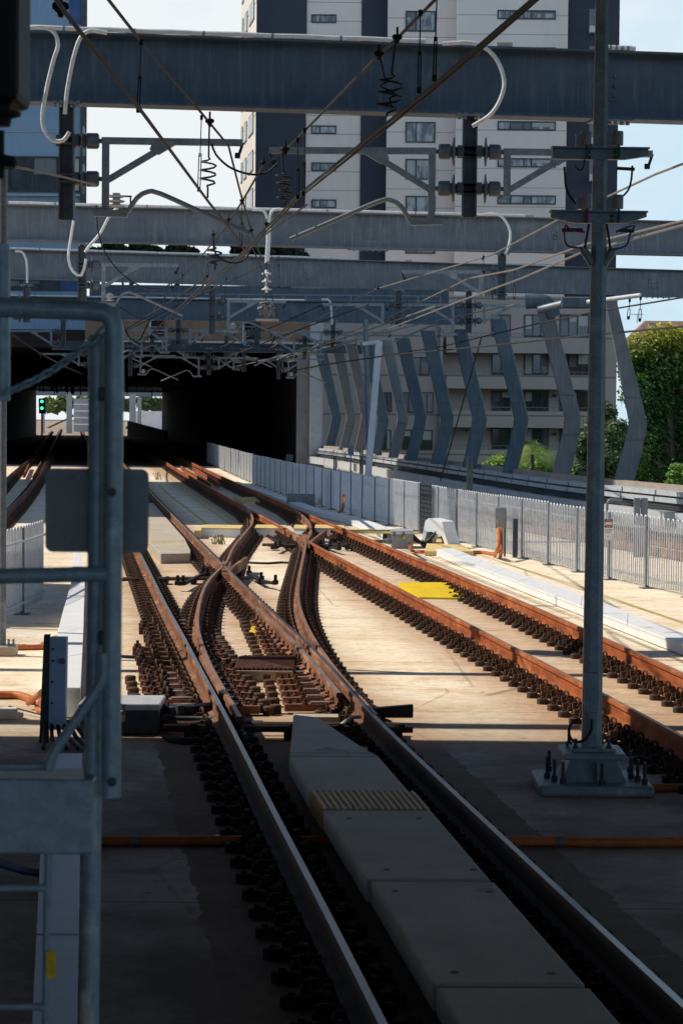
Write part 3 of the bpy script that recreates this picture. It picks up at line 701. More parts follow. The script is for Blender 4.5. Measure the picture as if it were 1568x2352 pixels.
for i in range(-nn, nn + 1):
    for sg in (-1, 1):
        x0 = i * L / nn; p = Vector((x0, 0)); 
        xs = x0; xe = x0 + sg * D * .55
        t0_, t1_ = 0, 1
        lo, hi = min(xs, xe), max(xs, xe)
        if hi < 0 or lo > L: continue
        def cl_(t): return xs + (xe - xs) * t
        if xe != xs:
            ta = (0 - xs) / (xe - xs); tb = (L - xs) / (xe - xs); ta, tb = min(ta, tb), max(ta, tb); t0_ = max(0, ta); t1_ = min(1, tb)
        if t1_ - t0_ < .02: continue
        mb.bar(a0 + Vector((cl_(t0_), t0_ * D, .018)), a0 + Vector((cl_(t1_), t1_ * D, .018)), .012, .012)
mb.build('mesh_bars', 'grate', lid, smooth=False)
# yellow marker
b0 = G(*z5(715, 815), 0); mb = MB()
for i in range(8): mb.box(b0 + Vector((-.06 + .014 * (i % 2), .05 + .2 * i, .04)), (.085, .15, .08), .4 * (i % 2))
mb.box(b0 + Vector((.04, 0, .03)), (.28, .12, .05), -.2)
tag(mb.build('yellow_marker', 'yellow', bevel=.006), 'small yellow notched marker lying on the slab above the drain box', 'marker')

# puddles by the conduit
pm_, pnt, pb_, po_ = new_mat('puddle_water'); pb_.inputs['Base Color'].default_value = (.02, .03, .035, 1); pb_.inputs['Roughness'].default_value = .12
pbm = pnt.nodes.new('ShaderNodeBump'); pbm.inputs['Strength'].default_value = .35; pbm.inputs['Distance'].default_value = .01
pnt.links.new(noise(pnt, 40, 4), pbm.inputs['Height']); pnt.links.new(pbm.outputs[0], pb_.inputs['Normal']); M['puddle'] = pm_
for pts in ([(478, 1921), (520, 1914), (566, 1916), (590, 1930), (580, 1952), (552, 1962), (520, 1950), (545, 1935), (500, 1928)], [(708, 1948), (735, 1950), (752, 1985), (772, 2012), (748, 2018), (722, 1990)], [(1012, 1885), (1030, 1882), (1036, 1896), (1020, 1902)]):
    MB().add([G(x, y, .005) for x, y in pts], [tuple(range(len(pts)))]).build('puddle', 'puddle', smooth=False, kind='structure')

# painted lines on the ground
M['line'] = mat('worn_yellow_line', (.72, .56, .13), (.56, .42, .18), (.5, .42, .28), 3, .8, 0, 0)
for conv, pts, lab in ((z5, [(265, 112), (330, 170), (500, 300)], 'left of the two yellow lines'), (z5, [(345, 112), (470, 205), (608, 300)], 'right of the two yellow lines'), (z6, [(740, 105), (1100, 215), (1230, 262), (1568, 382), (1720, 436)], 'yellow line by the fence')):
    pth = [G(*conv(*p), .004) for p in pts]
    MB().sweep([(-.035, 0), (.035, 0), (.035, .003), (-.035, .003)], pth).build('ground_line', 'line', smooth=False, kind='structure')

# ------------------------------------------------------------------ point machines
def machine(label, conv, front, depth, h, matn, lockside):
    b0 = thing('point_machine', label, 'point machine', G(*conv(*front[0]), 0))
    a, b = G(*conv(*front[0]), 0), G(*conv(*front[1]), 0); dp = Vector((0, depth, 0))
    MB().hexa([a, b, b + dp, a + dp], [v + Vector((0, 0, h * .78)) for v in (a, b, b + dp, a + dp)]).build('case', matn, b0, smooth=False, bevel=.012)
    e = Vector((.015, 0, 0)); f_ = Vector((0, -.02, 0))
    q = [a - e + f_, b + e + f_, b + e + dp - f_, a - e + dp - f_]
    MB().hexa([v + Vector((0, 0, h * .785)) for v in q], [v + Vector((0, 0, h)) for v in q]).build('lid', 'lid_pale', b0, smooth=False, bevel=.014)
    W = (b - a).length
    for t in (.12, .55):
        mb = MB(); c = a.lerp(b, t) + Vector((0, -.035, h * .74))
        mb.box(c + Vector((0, .01, .03)), (.05, .03, .09)); hp = mb.build('hasp', 'galv', b0)
        if t == lockside:
            mb = MB(); mb.box(c + Vector((0, -.02, -.05)), (.055, .03, .055)); mb.tube([c + Vector((.02 * math.cos(x), -.02, -.022 + .04 * math.sin(x))) for x in [math.pi * i / 6 for i in range(7)]], .006, 6)
            mb.build('padlock', 'brass', hp)
    return b0, a, b, h
pm, a, b, h = machine('dark grey point machine box with a brass padlock beside the nearest track', z7, [(520, 1668), (1036, 1668)], .62, .29, 'galv_dark', .55)
mb = MB()
for i, (dx, dz, l) in enumerate(((.0, .13, .75), (.0, .07, .95), (.05, .2, .25))):
    mb.lathe(b + Vector((dx, .2 + i * .12, dz)), (1, 0, 0), [(.035, 0), (.035, .12), (.022, .13), (.022, l * .6), (.032, l * .62), (.032, l)], 10)
mb.box(b + Vector((.09, .4, .14)), (.10, .25, .16), .3); mb.box(b + Vector((.16, .3, .2)), (.07, .10, .08), .6)
mb.build('drive_rod', 'galv_dark', pm)
mb = MB(); c = G(*z7(1080, 1672), .03)
mb.tube(catmull([c, c + Vector((.1, -.25, 0)), c + Vector((.35, -.32, 0)), c + Vector((.7, -.2, .02)), c + Vector((.8, .1, .05))], .08), .035, 8)
tag(mb.build('hose', 'black_soft'), 'black hose looped on the ground beside the dark point machine box', 'hose')
pm2, a, b, h = machine('small grey point machine box with a padlock by the white hood', z4, [(388, 1090), (474, 1088)], .9, .40, 'box_grey', .55)
mb = MB()
for i in range(4): mb.lathe(a + Vector((0, .15 + .13 * i, .16)), (-1, 0, 0), [(.06, 0), (.06, .1), (.035, .11), (.035, .2)], 10)
mb.build('drive_rod', 'galv', pm2)
for k in range(1):
    mb = MB(); c = b + Vector((0, .25, .2))
    for j in range(5):
        mb.tube(catmull([c + Vector((0, .05 * j, .02 * j)), c + Vector((.25, .05 * j, -.1)), c + Vector((.5, .06 * j, .12 + .02 * j)), c + Vector((.62, .06 * j, .4))], .06), .028, 6)
    tag(mb.build('cable_bundle', 'black_soft'), 'black cable bundle from the small grey box into the white hood', 'cables')
# far dark machine in shade
c = G(*z5(915, 215), 0); mb = MB(); mb.box(c + Vector((0, .4, .2)), (.9, .9, .4)); tag(mb.build('point_machine', 'box_dark', bevel=.02), 'low dark point machine box in shade at the foot of the far fence', 'point machine')

# ------------------------------------------------------------------ white hoods and troughs
def hood(label, conv, pts, d, matn):
    # bent sheet: polyline in the picture plane given width along the depth
    base = G(*conv(*pts[0][0]), 0); Y = base.y
    fa = [P(*conv(*p), Y) for p in pts[0]]; fb = [P(*conv(*p), Y + d) for p in pts[1]]
    mb = MB(); vs = fa + fb; n = len(fa)
    fs = [(i, i + 1, n + i + 1, n + i) for i in range(n - 1)]
    mb.add(vs, fs); o = mb.build('cable_hood', matn, smooth=False)
    so = o.modifiers.new('thick', 'SOLIDIFY'); so.thickness = .05; return tag(o, label, 'cable hood')
def hood3(label, xf, yb, sc, Yoff=0):
    # real hood: an inverted-V of boxed trunking standing on the slab, its arms along the track direction
    b0 = thing('cable_hood', label, 'cable hood', G(xf, yb, 0)); c = G(xf, yb, 0)
    s = sc
    prof = [(-.34, 0.02), (-.23, .60), (-.15, .66), (.18, .60), (.25, .33), (.36, .02), (.29, 0.0), (.17, .27), (-.06, .35), (-.18, .34), (-.28, 0)]
    w_ = .38
    ex = Vector((math.cos(-.85), math.sin(-.85), 0)); ey = Vector((-ex.y, ex.x, 0))      # sheet faces towards the sunny side
    fr = [c + ex * (u * s * 1.35) + Vector((0, 0, v * s)) for u, v in prof]; bk = [v + ey * w_ for v in fr]
    MB().hexa(fr, bk).build('trunking', 'white', b0, smooth=False, bevel=.01)
    MB().box(c + Vector((-.08 * s, .2, .19 * s)), (.07, .07, .38 * s)).build('post', 'galv', b0)
    mb = MB()
    for j in range(4):
        mb.tube(catmull([c + Vector((.22 * s + .035 * j, .1, 0)), c + Vector((.2 * s + .02 * j, .15, .15)), c + Vector((.16 * s, .2, .3 * s))], .05), .025, 6)
    mb.build('cable_sleeve', 'black_soft', b0)
    return b0
hood3('white sheet-metal cable hood standing in the sun by the right fence', *z4(560, 1086), 1.0)
hood3('smaller grey cable hood in the shade by the far fence', *z4(84, 908), .95)
def trough(label, Lp, Rp, zt, matn, conv, joints=6):
    # left and right top edges as matching polylines on print
    a = [G(*conv(*p), zt) for p in Lp]; b = [G(*conv(*p), zt) for p in Rp]
    b0 = thing('cable_trough', label, 'cable trough', (a[0].x, a[0].y, 0))
    n = len(a)
    for i in range(n - 1):
        q = [a[i], b[i], b[i + 1], a[i + 1]]
        mb = MB(); gap = .01
        L = (q[3] - q[0]).length; k = max(1, int(L / 1.9))
        for j in range(k):
            t0_, t1_ = j / k + gap / L, (j + 1) / k - gap / L
            r = [q[0].lerp(q[3], t0_), q[1].lerp(q[2], t0_), q[1].lerp(q[2], t1_), q[0].lerp(q[3], t1_)]
            jz = rnd.uniform(-.004, .004)
            mb.hexa([v + Vector((0, 0, -.03)) for v in r], [v + Vector((0, 0, jz)) for v in r])
        mb.build('lid', matn, b0, smooth=False, bevel=.004)
        body = MB(); e = .02
        r = [q[0].lerp(q[1], e), q[1].lerp(q[0], e), q[2].lerp(q[3], e), q[3].lerp(q[2], e)]
        body.hexa([Vector((v.x, v.y, .02)) for v in r], [v + Vector((0, 0, -.032)) for v in r]); body.build('channel', matn, b0, smooth=False)
    return b0
trough('long white cable trough running along the right side before the fence', [(440, 42), (600, 112), (810, 190), (1100, 302), (1568, 478), (1720, 534)], [(515, 38), (655, 92), (875, 172), (1110, 252), (1568, 428), (1720, 482)], .16, 'white', z6)
trough('far white cable trough beyond the hood, running up to the shaded fence', [(392, 1036), (265, 990), (190, 962), (70, 938), (-60, 890), (-250, 820)], [(440, 1030), (325, 985), (250, 962), (110, 932), (-20, 886), (-235, 818)], .16, 'white', z4)
trough('broad white cable trough on the left, ending behind the upright trunking', [(418, 1358), (375, 1010), (410, 868), (462, 690), (486, 470)], [(528, 1366), (548, 960), (550, 850), (556, 690), (528, 470)], .30, 'white', z7)
mb = MB(); fa = [G(*z7(422, 1362), .28), G(*z7(527, 1370), .28)]
mb.hexa([fa[0] + Vector((.02, -.01, -.2)), fa[1] + Vector((-.02, -.01, -.2)), fa[1] + Vector((-.02, .02, -.2)), fa[0] + Vector((.02, .02, -.2))], [fa[0] + Vector((.02, -.01, -.02)), fa[1] + Vector((-.02, -.01, -.02)), fa[1] + Vector((-.02, .02, -.02)), fa[0] + Vector((.02, .02, -.02))])
tag(mb.build('trough_mouth', 'black_soft', smooth=False), 'dark open mouth at the near end of the broad left trough', 'opening')
trough('bluish white cable trough in the shade at the bottom left behind the gate', [(140, 1420), (185, 520), (228, 130), (236, 60)], [(350, 1420), (366, 520), (374, 130), (375, 58)], .25, 'white_shaded', z8)
# upright trunking at the left
c = G(*z7(372, 1722), 0); hT = (P(*z7(372, 1030), c.y).z)
b0 = thing('cable_riser', 'upright blue-white cable trunking with a dark back plate beside the left trough', 'cable riser', c)
dx = px(c.y)
tx = P(*z7(382, 1030), c.y).x
MB().hexa([c + Vector((-.075, 0, .12)), c + Vector((.075, 0, .12)), c + Vector((.075, .12, .12)), c + Vector((-.075, .12, .12))], [Vector((tx - .075, c.y, hT)), Vector((tx + .075, c.y, hT)), Vector((tx + .075, c.y + .12, hT)), Vector((tx - .075, c.y + .12, hT))]).build('cover', 'white_shaded', b0, smooth=False, bevel=.006)
MB().hexa([c + Vector((-.16, .02, 0)), c + Vector((-.08, .02, 0)), c + Vector((-.08, .1, 0)), c + Vector((-.16, .1, 0))], [Vector((tx - .13, c.y + .02, hT + .02)), Vector((tx - .08, c.y + .02, hT + .02)), Vector((tx - .08, c.y + .1, hT + .02)), Vector((tx - .13, c.y + .1, hT + .02))]).build('back_plate', 'galv_dark', b0, smooth=False)
mb = MB()
for t in (.15, .35, .55, .75, .86): mb.lathe(c.lerp(Vector((tx, c.y, hT)), t) + Vector((-.045, -.004, .03)), (0, -1, 0), [(.012, 0), (.012, .012)], 8)
mb.build('bolt', 'galv_dark', b0)
MB().lathe(c.lerp(Vector((tx, c.y, hT)), .78) + Vector((.045, -.004, 0)), (0, -1, 0), [(.028, 0), (.028, .02)], 8).build('latch', 'galv', b0)
mb = MB()
for j in range(6): mb.tube(catmull([c + Vector((.05 * j - .1, .05, .2)), c + Vector((.07 * j - .1, -.1, .08)), c + Vector((.10 * j - .05, -.5, .03))], .08), .02, 6)
tag(mb.build('cable_bundle', 'black_soft'), 'dark cables spilling from the foot of the upright trunking', 'cables')

# ------------------------------------------------------------------ orange conduits
def conduit(label, conv, pts, r, zs=None, clamps=()):
    conv = conv or (lambda x, y: (x, y))
    q = [G(*conv(*p), (zs[i] if zs else r)) for i, p in enumerate(pts)]
    b0 = thing('orange_conduit', label, 'conduit', q[0])
    MB().tube(catmull(q, .15), r, 10).build('pipe', 'orange', b0)
    for t in clamps:
        i = int(t * (len(q) - 1)); p = q[i].lerp(q[min(i + 1, len(q) - 1)], t * (len(q) - 1) - i)
        MB().lathe(p + Vector((-.03, 0, 0)), (1, 0, 0), [(r * 1.18, 0), (r * 1.18, .05)], 10).build('clamp', 'galv', b0)
conduit('orange conduit lying across the shaded slab in front, under the walkway', None, [(180, 1930), (300, 1932), (560, 1930), (720, 1931), (1000, 1933), (1250, 1932), (1400, 1935), (1600, 1933)], .034, None, (.15, .32, .48, .75))
conduit('short orange conduit running off behind the signal pole base', zC, [(1090, 1150), (1160, 1205), (1280, 1243), (1420, 1240), (1700, 1243)], .032, None, (.5,))
conduit('orange conduit crossing behind the upright trunking at the left', zI, [(-150, 90), (40, 170), (110, 205), (640, 195)], .034, None, (.8,))
conduit('thick orange conduit entering from the left edge', zI, [(-200, 830), (50, 825), (260, 830), (400, 880), (420, 900)], .042)
conduit('orange conduit rising from the slab into the upright trunking', zI, [(375, 930), (500, 830), (625, 735)], .03, [.06, .20, .36])
conduit('pale orange elbow conduit on the slab by the upright trunking', zI, [(570, 840), (520, 940), (490, 1000), (560, 1045), (700, 1050), (1000, 1055)], .032)
conduit('thin orange conduit running to the small grey machine box', zE, [(1115, 345), (1125, 395), (1200, 405), (1300, 403)], .035, [.35, .06, .05, .05])
conduit('left of the two orange conduits rising into the junction box on the fence', zA, [(815, 990), (860, 880), (868, 640)], .042, [.04, .3, .62])
conduit('right of the two orange conduits rising into the junction box on the fence', zA, [(890, 995), (900, 900), (900, 640)], .042, [.04, .25, .62])
conduit('orange conduit lying along the foot of the right fence', zA, [(480, 950), (640, 945), (820, 975)], .04)
conduit('orange conduit hanging in shade on the far fence', zE, [(600, 125), (630, 90), (636, 0)], .045, [.05, .25, 1.0])
mb = MB(); mb.tube([G(*z7(60, 1480), .06)+Vector((0,0,0)), G(*z7(300, 1542), .03)], .008, 6); tag(mb.build('ground_wire', 'wire'), 'thin dark wire lying on the sunlit slab at the left edge', 'wire')
c = G(*z7(30, 1570), 0); mb = MB(); mb.box(c + Vector((0, .1, .05)), (.22, .18, .10), .2); mb.box(c + Vector((.14, .1, .04)), (.06, .06, .05), .2); tag(mb.build('ground_box', 'sign_white', bevel=.01), 'small white junction box on the slab at the left edge', 'junction box')
def ground_cable(label, conv, pts, r=.018, z=.02, matn='black_soft'):
    tag(MB().tube(catmull([G(*conv(*p), z) for p in pts], .12), r, 6).build('ground_cable', matn), label, 'cable')
ground_cable('black cable curving over the slab to the left rail above the machine box', zJ, [(-260, 478), (-60, 470), (60, 445), (180, 395), (260, 375), (335, 365)], .02, .08)
ground_cable('thin black cable on the slab left of the near track', z7, [(780, 1152), (900, 1158), (1040, 1156)], .02)
ground_cable('black cable with a yellow collar between the two curved rails', zE, [(-120, 480), (0, 488), (90, 490), (180, 484), (260, 488)], .025)
ground_cable('two thick black cables beside the left rail at the crossing', z7, [(790, 655), (860, 650), (930, 668)], .04)
c = G(*zJ(1390, 705), .08); tag(MB().tube(catmull([c, G(*zJ(1430, 660), .12), G(*zJ(1500, 612), .2), G(*zJ(1568, 606), .2)], .06), .018, 8).build('bond_cable', 'insul_white'), 'pale bond cable arching to the right rail near the walkway tip', 'cable')

# ------------------------------------------------------------------ signal pole (right foreground)
pc = G(1356, 1812, 0)
sp = thing('signal_pole', 'tall octagonal galvanised pole with two crossarms on a flared base in the right foreground', 'pole', pc)
def octa(mb, c, r0, r1, z0, z1, lean=0.0):
    n = 8
    b_ = [c + Vector((r0 * math.cos(math.pi / 8 + i * math.pi / 4), r0 * math.sin(math.pi / 8 + i * math.pi / 4), z0)) for i in range(n)]
    t_ = [c + Vector((lean + r1 * math.cos(math.pi / 8 + i * math.pi / 4), r1 * math.sin(math.pi / 8 + i * math.pi / 4), z1)) for i in range(n)]
    return mb.hexa(b_, t_)
mpp = px(pc.y)
zt = P(1370, 30, pc.y).z + 1.0
leanx = P(1379, 0, pc.y).x - P(1355, 1690, pc.y).x
zcap = P(1355, 1720, pc.y).z
octa(MB(), pc + Vector((0, 0, 0)), 23.5 * mpp * 1.05, 13.5 * mpp * 1.05, zcap, zt, leanx).build('shaft', 'pole', sp, smooth=False)
mb = MB(); zb0 = .0
mb.box(pc + Vector((0, 0, .045)), (262 * mpp, 262 * mpp * .9, .09)); mb.build('base_plate', 'pole', sp, smooth=False, bevel=.03)
mb = MB()
r0, r1 = 74 * mpp, 52 * mpp
mb.hexa([pc + Vector((x * r0, y * r0 * .9, .088)) for x, y in ((-1, -1), (1, -1), (1, 1), (-1, 1))], [pc + Vector((x * r1, y * r1 * .9, zcap - .05)) for x, y in ((-1, -1), (1, -1), (1, 1), (-1, 1))])
mb.box(pc + Vector((.02, -r0 * .86, (zcap) / 2)), (.012, .05, zcap - .15))
mb.build('flared_base', 'pole', sp, smooth=False, bevel=.012)
MB().box(pc + Vector((0, 0, zcap - .028)), (142 * mpp, 150 * mpp, .05)).build('cap_plate', 'pole', sp, smooth=False, bevel=.012)
MB().box(pc + Vector((0, 0, zcap + .012)), (102 * mpp, 100 * mpp, .03)).build('shaft_flange', 'pole', sp, smooth=False, bevel=.008)
for x, y, hh, zz in ((-.40, -.02, .17, .09), (-.35, -.16, .17, .09), (-.29, -.30, .17, .09), (.36, -.02, .17, .09), (.40, -.14, .17, .09), (.44, -.28, .17, .09), (.05, -.36, .17, .09), (-.16, -.13, .10, zcap), (.14, -.12, .10, zcap), (-.19, .12, .1, zcap), (.11, .14, .1, zcap), (-.35, .3, .17, .09), (.4, .3, .17, .09)):
    MB().lathe(pc + Vector((x * .88, y, zz)), (0, 0, 1), [(.026, 0), (.026, .04), (.014, .042), (.014, hh)], 8).build('bolt', 'galv_dark', sp)
c = Vector((pc.x, pc.y - .10, 0)); Y1 = pc.y - .12
MB().tube(catmull([P(*zC(x, y), Y1) for x, y in ((705, 668), (650, 680), (612, 740), (615, 810), (650, 850), (705, 855), (760, 820), (795, 760), (800, 700), (802, 670))], .03), .012, 8).build('cable_ring', 'black_soft', sp)
Yf = pc.y - .125
q0 = P(*zC(745, 275), Yf); q1 = P(*zC(860, 612), Yf)
MB().span(q0.x, q1.x, Yf - .004, Yf + .03, q1.z, q0.z).build('hatch_plate', 'pole', sp, smooth=False, bevel=.006)
# crossarms
def xarm(xl, xr, ytop, ybot, xm, sloped):
    Y = pc.y - .10; m_ = [(xl, ytop), (xr, ytop + 2), (xr, ytop + 14), (xm + 60, ybot), (xm - 60, ybot), (xl, ytop + 16)] if sloped else [(xl, ytop), (xr, ytop + 2), (xr, ytop + 20), (xm + 50, ybot), (xm - 50, ybot), (xl, ytop + 26)]
    fr = [P(x, y, Y) for x, y in m_]; return MB().hexa(fr, [v + Vector((0, .06, 0)) for v in fr])
for (xl, xr, yt, yb, xm, slp) in ((1268, 1488, 338, 366, 1385, False), (1265, 1484, 484, 512, 1378, True)):
    mb = xarm(xl, xr, yt, yb, xm, slp); a = P(xl - 2, yt, pc.y - .14); b = P(xr + 2, yt + 3, pc.y - .14)
    mb.bar(a + Vector((0, .04, 0)), b + Vector((0, .04, 0)), .16, .012)
    arm = mb.build('crossarm', 'pole', sp, smooth=False)
    for k, (ix, cabl) in enumerate(((zG(630, 120)[0], 'cable_green' if yt < 400 else 'cable_red'), (zG(938, 120)[0], 'cable_green' if yt < 400 else 'cable_blue'))):
        cc = P(ix, yt - 3, pc.y - .12); r = 12.5 * mpp
        MB().lathe(cc + Vector((0, 0, .005)), (0, 0, 1), [(r, 0), (r, .095), (r * .92, .108)], 14).build('insulator_cap', 'insul_white2', arm)
        MB().box(cc + Vector((-.062, .02, .05)), (.03, .05, .09)).build('bracket', 'pole', arm)
        MB().tube([cc + Vector((0, -.05, 0)), cc + Vector((.004, -.06, -.05)), cc + Vector((0, -.05, -.11))], .011, 6).build('cable_tail', cabl, arm)
    for xb, yb_ in ((xm - 34, yt + 12), (xm + 26, yt + 12), (xm - 34, yt + 24), (xm + 26, yt + 24)):
        MB().lathe(P(xb, yb_, pc.y - .10), (0, -1, 0), [(.016, 0), (.016, .02)], 6).build('bolt', 'galv_dark', arm)
for nm, conv, pts, r, mt in (('looped_cable', zG, [(620, 380), (600, 470), (560, 480), (530, 440)], .006, 'black_soft'), ('looped_cable', zG, [(425, 450), (432, 560), (440, 650), (480, 740), (560, 830)], .009, 'black_soft'),
                         ('looped_cable', zG, [(1078, 440), (1070, 560), (1050, 650), (1020, 700), (975, 745)], .009, 'black_soft'), ('looped_cable', zG, [(660, 1000), (640, 1120), (620, 1230)], .009, 'black_soft'),
                         ('looped_cable', zG, [(830, 1000), (850, 1120), (865, 1230)], .009, 'black_soft'), ('looped_cable', zG, [(620, 1080), (480, 1060), (440, 1010), (425, 1080), (430, 1170), (470, 1220), (600, 1235)], .008, 'cable_red'),
                         ('looped_cable', zG, [(920, 1080), (1010, 1040), (1100, 1020), (1050, 1110), (1030, 1200), (960, 1235), (880, 1245)], .008, 'cable_blue')):
    MB().tube(catmull([P(*conv(*p), pc.y - .11) for p in pts], .03), r, 6).build(nm, mt, sp)
for a_, b_, r in (((925, 465), (1100, 475), .014), ((400, 1062), (600, 1060), .016), ((960, 1065), (1095, 1070), .016)):
    MB().tube([P(*zG(*a_), pc.y - .1), P(*zG(*b_), pc.y - .1)], r, 8).build('stub_arm', 'galv_dark', sp)
for a_, b_ in (((600, 1235), (690, 1390)), ((895, 1245), (800, 1400))):
    MB().tube([P(*zG(*a_), pc.y - .02), P(*zG(*b_), pc.y - .02)], [.035, .03], 10).build('cable_entry', 'pole', sp)

# ------------------------------------------------------------------ gate and sign at the platform end (left foreground)
YR = 5.5; mr = px(YR)
def PR(x, y, d=0): return P(x, y, YR + d)
gate = thing('platform_gate', 'blurred blue-grey tubular platform end gate in the left foreground', 'gate', (PR(250, 2300).x, YR, 1.2))
MB().tube([PR(-120, 702), PR(60, 708), PR(200, 714), PR(238, 718), PR(255, 729), PR(262, 750), PR(262, 900), PR(259, 1300), PR(255, 1830)], 22.5 * mr, 16).build('top_rail', 'galv_rail', gate)
MB().tube([PR(225, 770, .05), PR(222, 1300, .05), PR(215, 1700, .05), PR(205, 2500, .05)], 21 * mr, 16).build('post', 'galv_rail', gate)
MB().tube([PR(-120, 1326, -.01), PR(245, 1318, -.01)], 18 * mr, 14).build('lower_rail', 'galv_rail', gate)
MB().tube(catmull([PR(112, 1770, -.02), PR(120, 1735, -.02), PR(150, 1690, -.02), PR(222, 1585, -.02), PR(236, 1555, -.02), PR(238, 1500, -.02)], .02), 12.5 * mr, 12).build('brace', 'galv_rail', gate)
a = PR(-120, 1785, -.03); b = PR(216, 1960, -.03)
MB().span(a.x, b.x, YR - .05, YR + .12, b.z, a.z).build('channel', 'galv_rail', gate, smooth=False, bevel=.006)
for nm, pts, r in (('hanger', [PR(112, 1955), PR(108, 2100), PR(104, 2500)], 8.5), ('rung', [PR(-100, 1762), PR(105, 1760)], 9.5), ('rung', [PR(-100, 2041), PR(106, 2039)], 9), ('rung', [PR(-100, 2312), PR(104, 2312)], 9.5)):
    MB().tube(pts, r * mr, 10).build(nm, 'galv_rail', gate)
MB().box(PR(118, 2215, -.02), (.022, .012, .07), 0).build('yellow_tag', 'yellow', gate)
MB().lathe(PR(204, 2490, .05), (0, 0, 1), [(22 * mr, 0), (22 * mr, .245)], 16).build('sun_glint_band', 'sun_glint', gate)  # pale sleeve painted for sunlight reflecting off the post
for y_ in (1130, 1795): MB().lathe(PR(258, y_, -.02), (0, -1, 0), [(.012, 0), (.012, .014)], 8).build('bolt', 'galv_dark', gate)
for y_, z_ in ((905, .0), (1465, .0)):
    c = PR(242, y_, .01); MB().box(c, (.03, .035, .034)).build('hinge', 'galv_dark', gate, bevel=.004)
# sign seen from behind
sa = PR(105, 1075, .09); sb = PR(341, 1270, .09); rr = 18 * mr
cxs, czs, hw, hh = (sa.x + sb.x) / 2, (sa.z + sb.z) / 2, (sb.x - sa.x) / 2, (sa.z - sb.z) / 2
ring = []
for qx, qz, a0_ in ((1, 1, 0), (-1, 1, 90), (-1, -1, 180), (1, -1, 270)):
    for k in range(6):
        t = math.radians(a0_ + k * 18); ring.append(Vector((cxs + qx * (hw - rr) + rr * math.cos(t), 0, czs + qz * (hh - rr) + rr * math.sin(t))))
o = MB().hexa([v + Vector((0, YR + .09, 0)) for v in ring], [v + Vector((0, YR + .094, 0)) for v in ring]).build('sign_plate', 'sign_grey', smooth=False)
for bx_, by_ in ((240, 1095), (240, 1250)): MB().lathe(PR(bx_ - 75, by_, .088), (0, -1, 0), [(.007, 0), (.007, .006)], 8).build('rivet', 'galv', o)
tag(o, 'grey rounded sign plate seen from behind, fixed to the platform gate', 'sign')
# chain
def chain(p0, p1, sag, n):
    b0 = MB(); pts = []
    for i in range(n + 1):
        t = i / n; p = p0.lerp(p1, t); p.z -= sag * 4 * t * (1 - t); pts.append(p)
    for i in range(n):
        a, b = pts[i], pts[i + 1]; d = (b - a); L = d.length * .72; d.normalize(); c = (a + b) / 2
        up = d.cross(Vector((0, 1, 0))).normalized(); side = Vector((0, 1, 0))
        up = (up + side * (.9 if i % 2 else -.9)).normalized()
        ring = []
        for k in range(14):
            t = 2 * math.pi * k / 14; ring.append(c + d * (L * math.cos(t)) + up * (L * .42 * math.sin(t)))
        b0.tube(ring, .0042, 6, closed=True)
    return b0
tag(chain(PR(12, 902), PR(245, 752), .02, 11).build('chain', 'galv_rail'), 'steel link chain hanging from the gate corner to the left post', 'chain')
MB_ = MB().tube([PR(6, 560, .02), PR(6, 920, .02)], 18 * mr, 12)
tag(MB_.build('gate_post', 'galv_rail'), 'dark blue post at the left edge holding the chain', 'post')
# black lamp/signal head hanging at top left
b0 = thing('platform_signal', 'black signal head out of focus at the top left corner', 'signal', P(5, 100, 6.0))
q = lambda x, y: P(x, y, 6.0)
a = q(-120, -120); b = q(54, 240)
MB().span(a.x, b.x, 5.9, 6.15, b.z, a.z).build('housing', 'black', b0, smooth=False, bevel=.02)
m6 = px(6.0)
MB().lathe(q(2, 290), (0, 0, 1), [(22 * m6, 0), (26 * m6, 18 * m6), (46 * m6, 24 * m6), (48 * m6, 32 * m6), (26 * m6, 36 * m6), (24 * m6, 50 * m6)], 16).build('collar', 'black', b0)
MB().tube([q(0, 300), q(0, 410)], 11 * m6, 12).build('stem', 'black', b0)
MB().lathe(q(0, 385), (0, 0, 1), [(36 * m6, 0), (42 * m6, 10 * m6), (36 * m6, 24 * m6), (14 * m6, 30 * m6)], 16).build('flange', 'black', b0)
MB().tube([q(-6, 575), q(-6, 765)], 25 * m6, 14).build('lower_sleeve', 'black', b0)
# thin pale pole at left edge
c = G(10, 1505, 0); b0 = thing('slim_pole', 'slim pale galvanised pole at the left edge on a square footing', 'pole', c)
MB().tube([c + Vector((-.02, 0, .05)), P(9, 380, c.y)], .045, 12).build('shaft', 'galv', b0)
MB().box(c + Vector((0, 0, .06)), (.30, .3, .12)).build('footing', 'block', b0, smooth=False, bevel=.015)
mb = MB()
for s_ in (.07, .13): mb.lathe(c + Vector((s_, -.1, .12)), (0, 0, 1), [(.03, 0), (.03, .03), (.015, .03), (.015, .09)], 8)
mb.build('bolt', 'galv', b0)
# blue cables lower left
mb = MB()
for j in range(4): mb.tube(catmull([G(*z8(-80, 525 + 9 * j), .1), G(*z8(40, 560 + 8 * j), .1), G(*z8(110, 590 + 5 * j), .1), G(*z8(185, 603 + 4 * j), .1)], .08), .016, 6)
tag(mb.build('blue_cables', 'blue_cable'), 'bundle of blue cables on the dark ground behind the gate', 'cables')

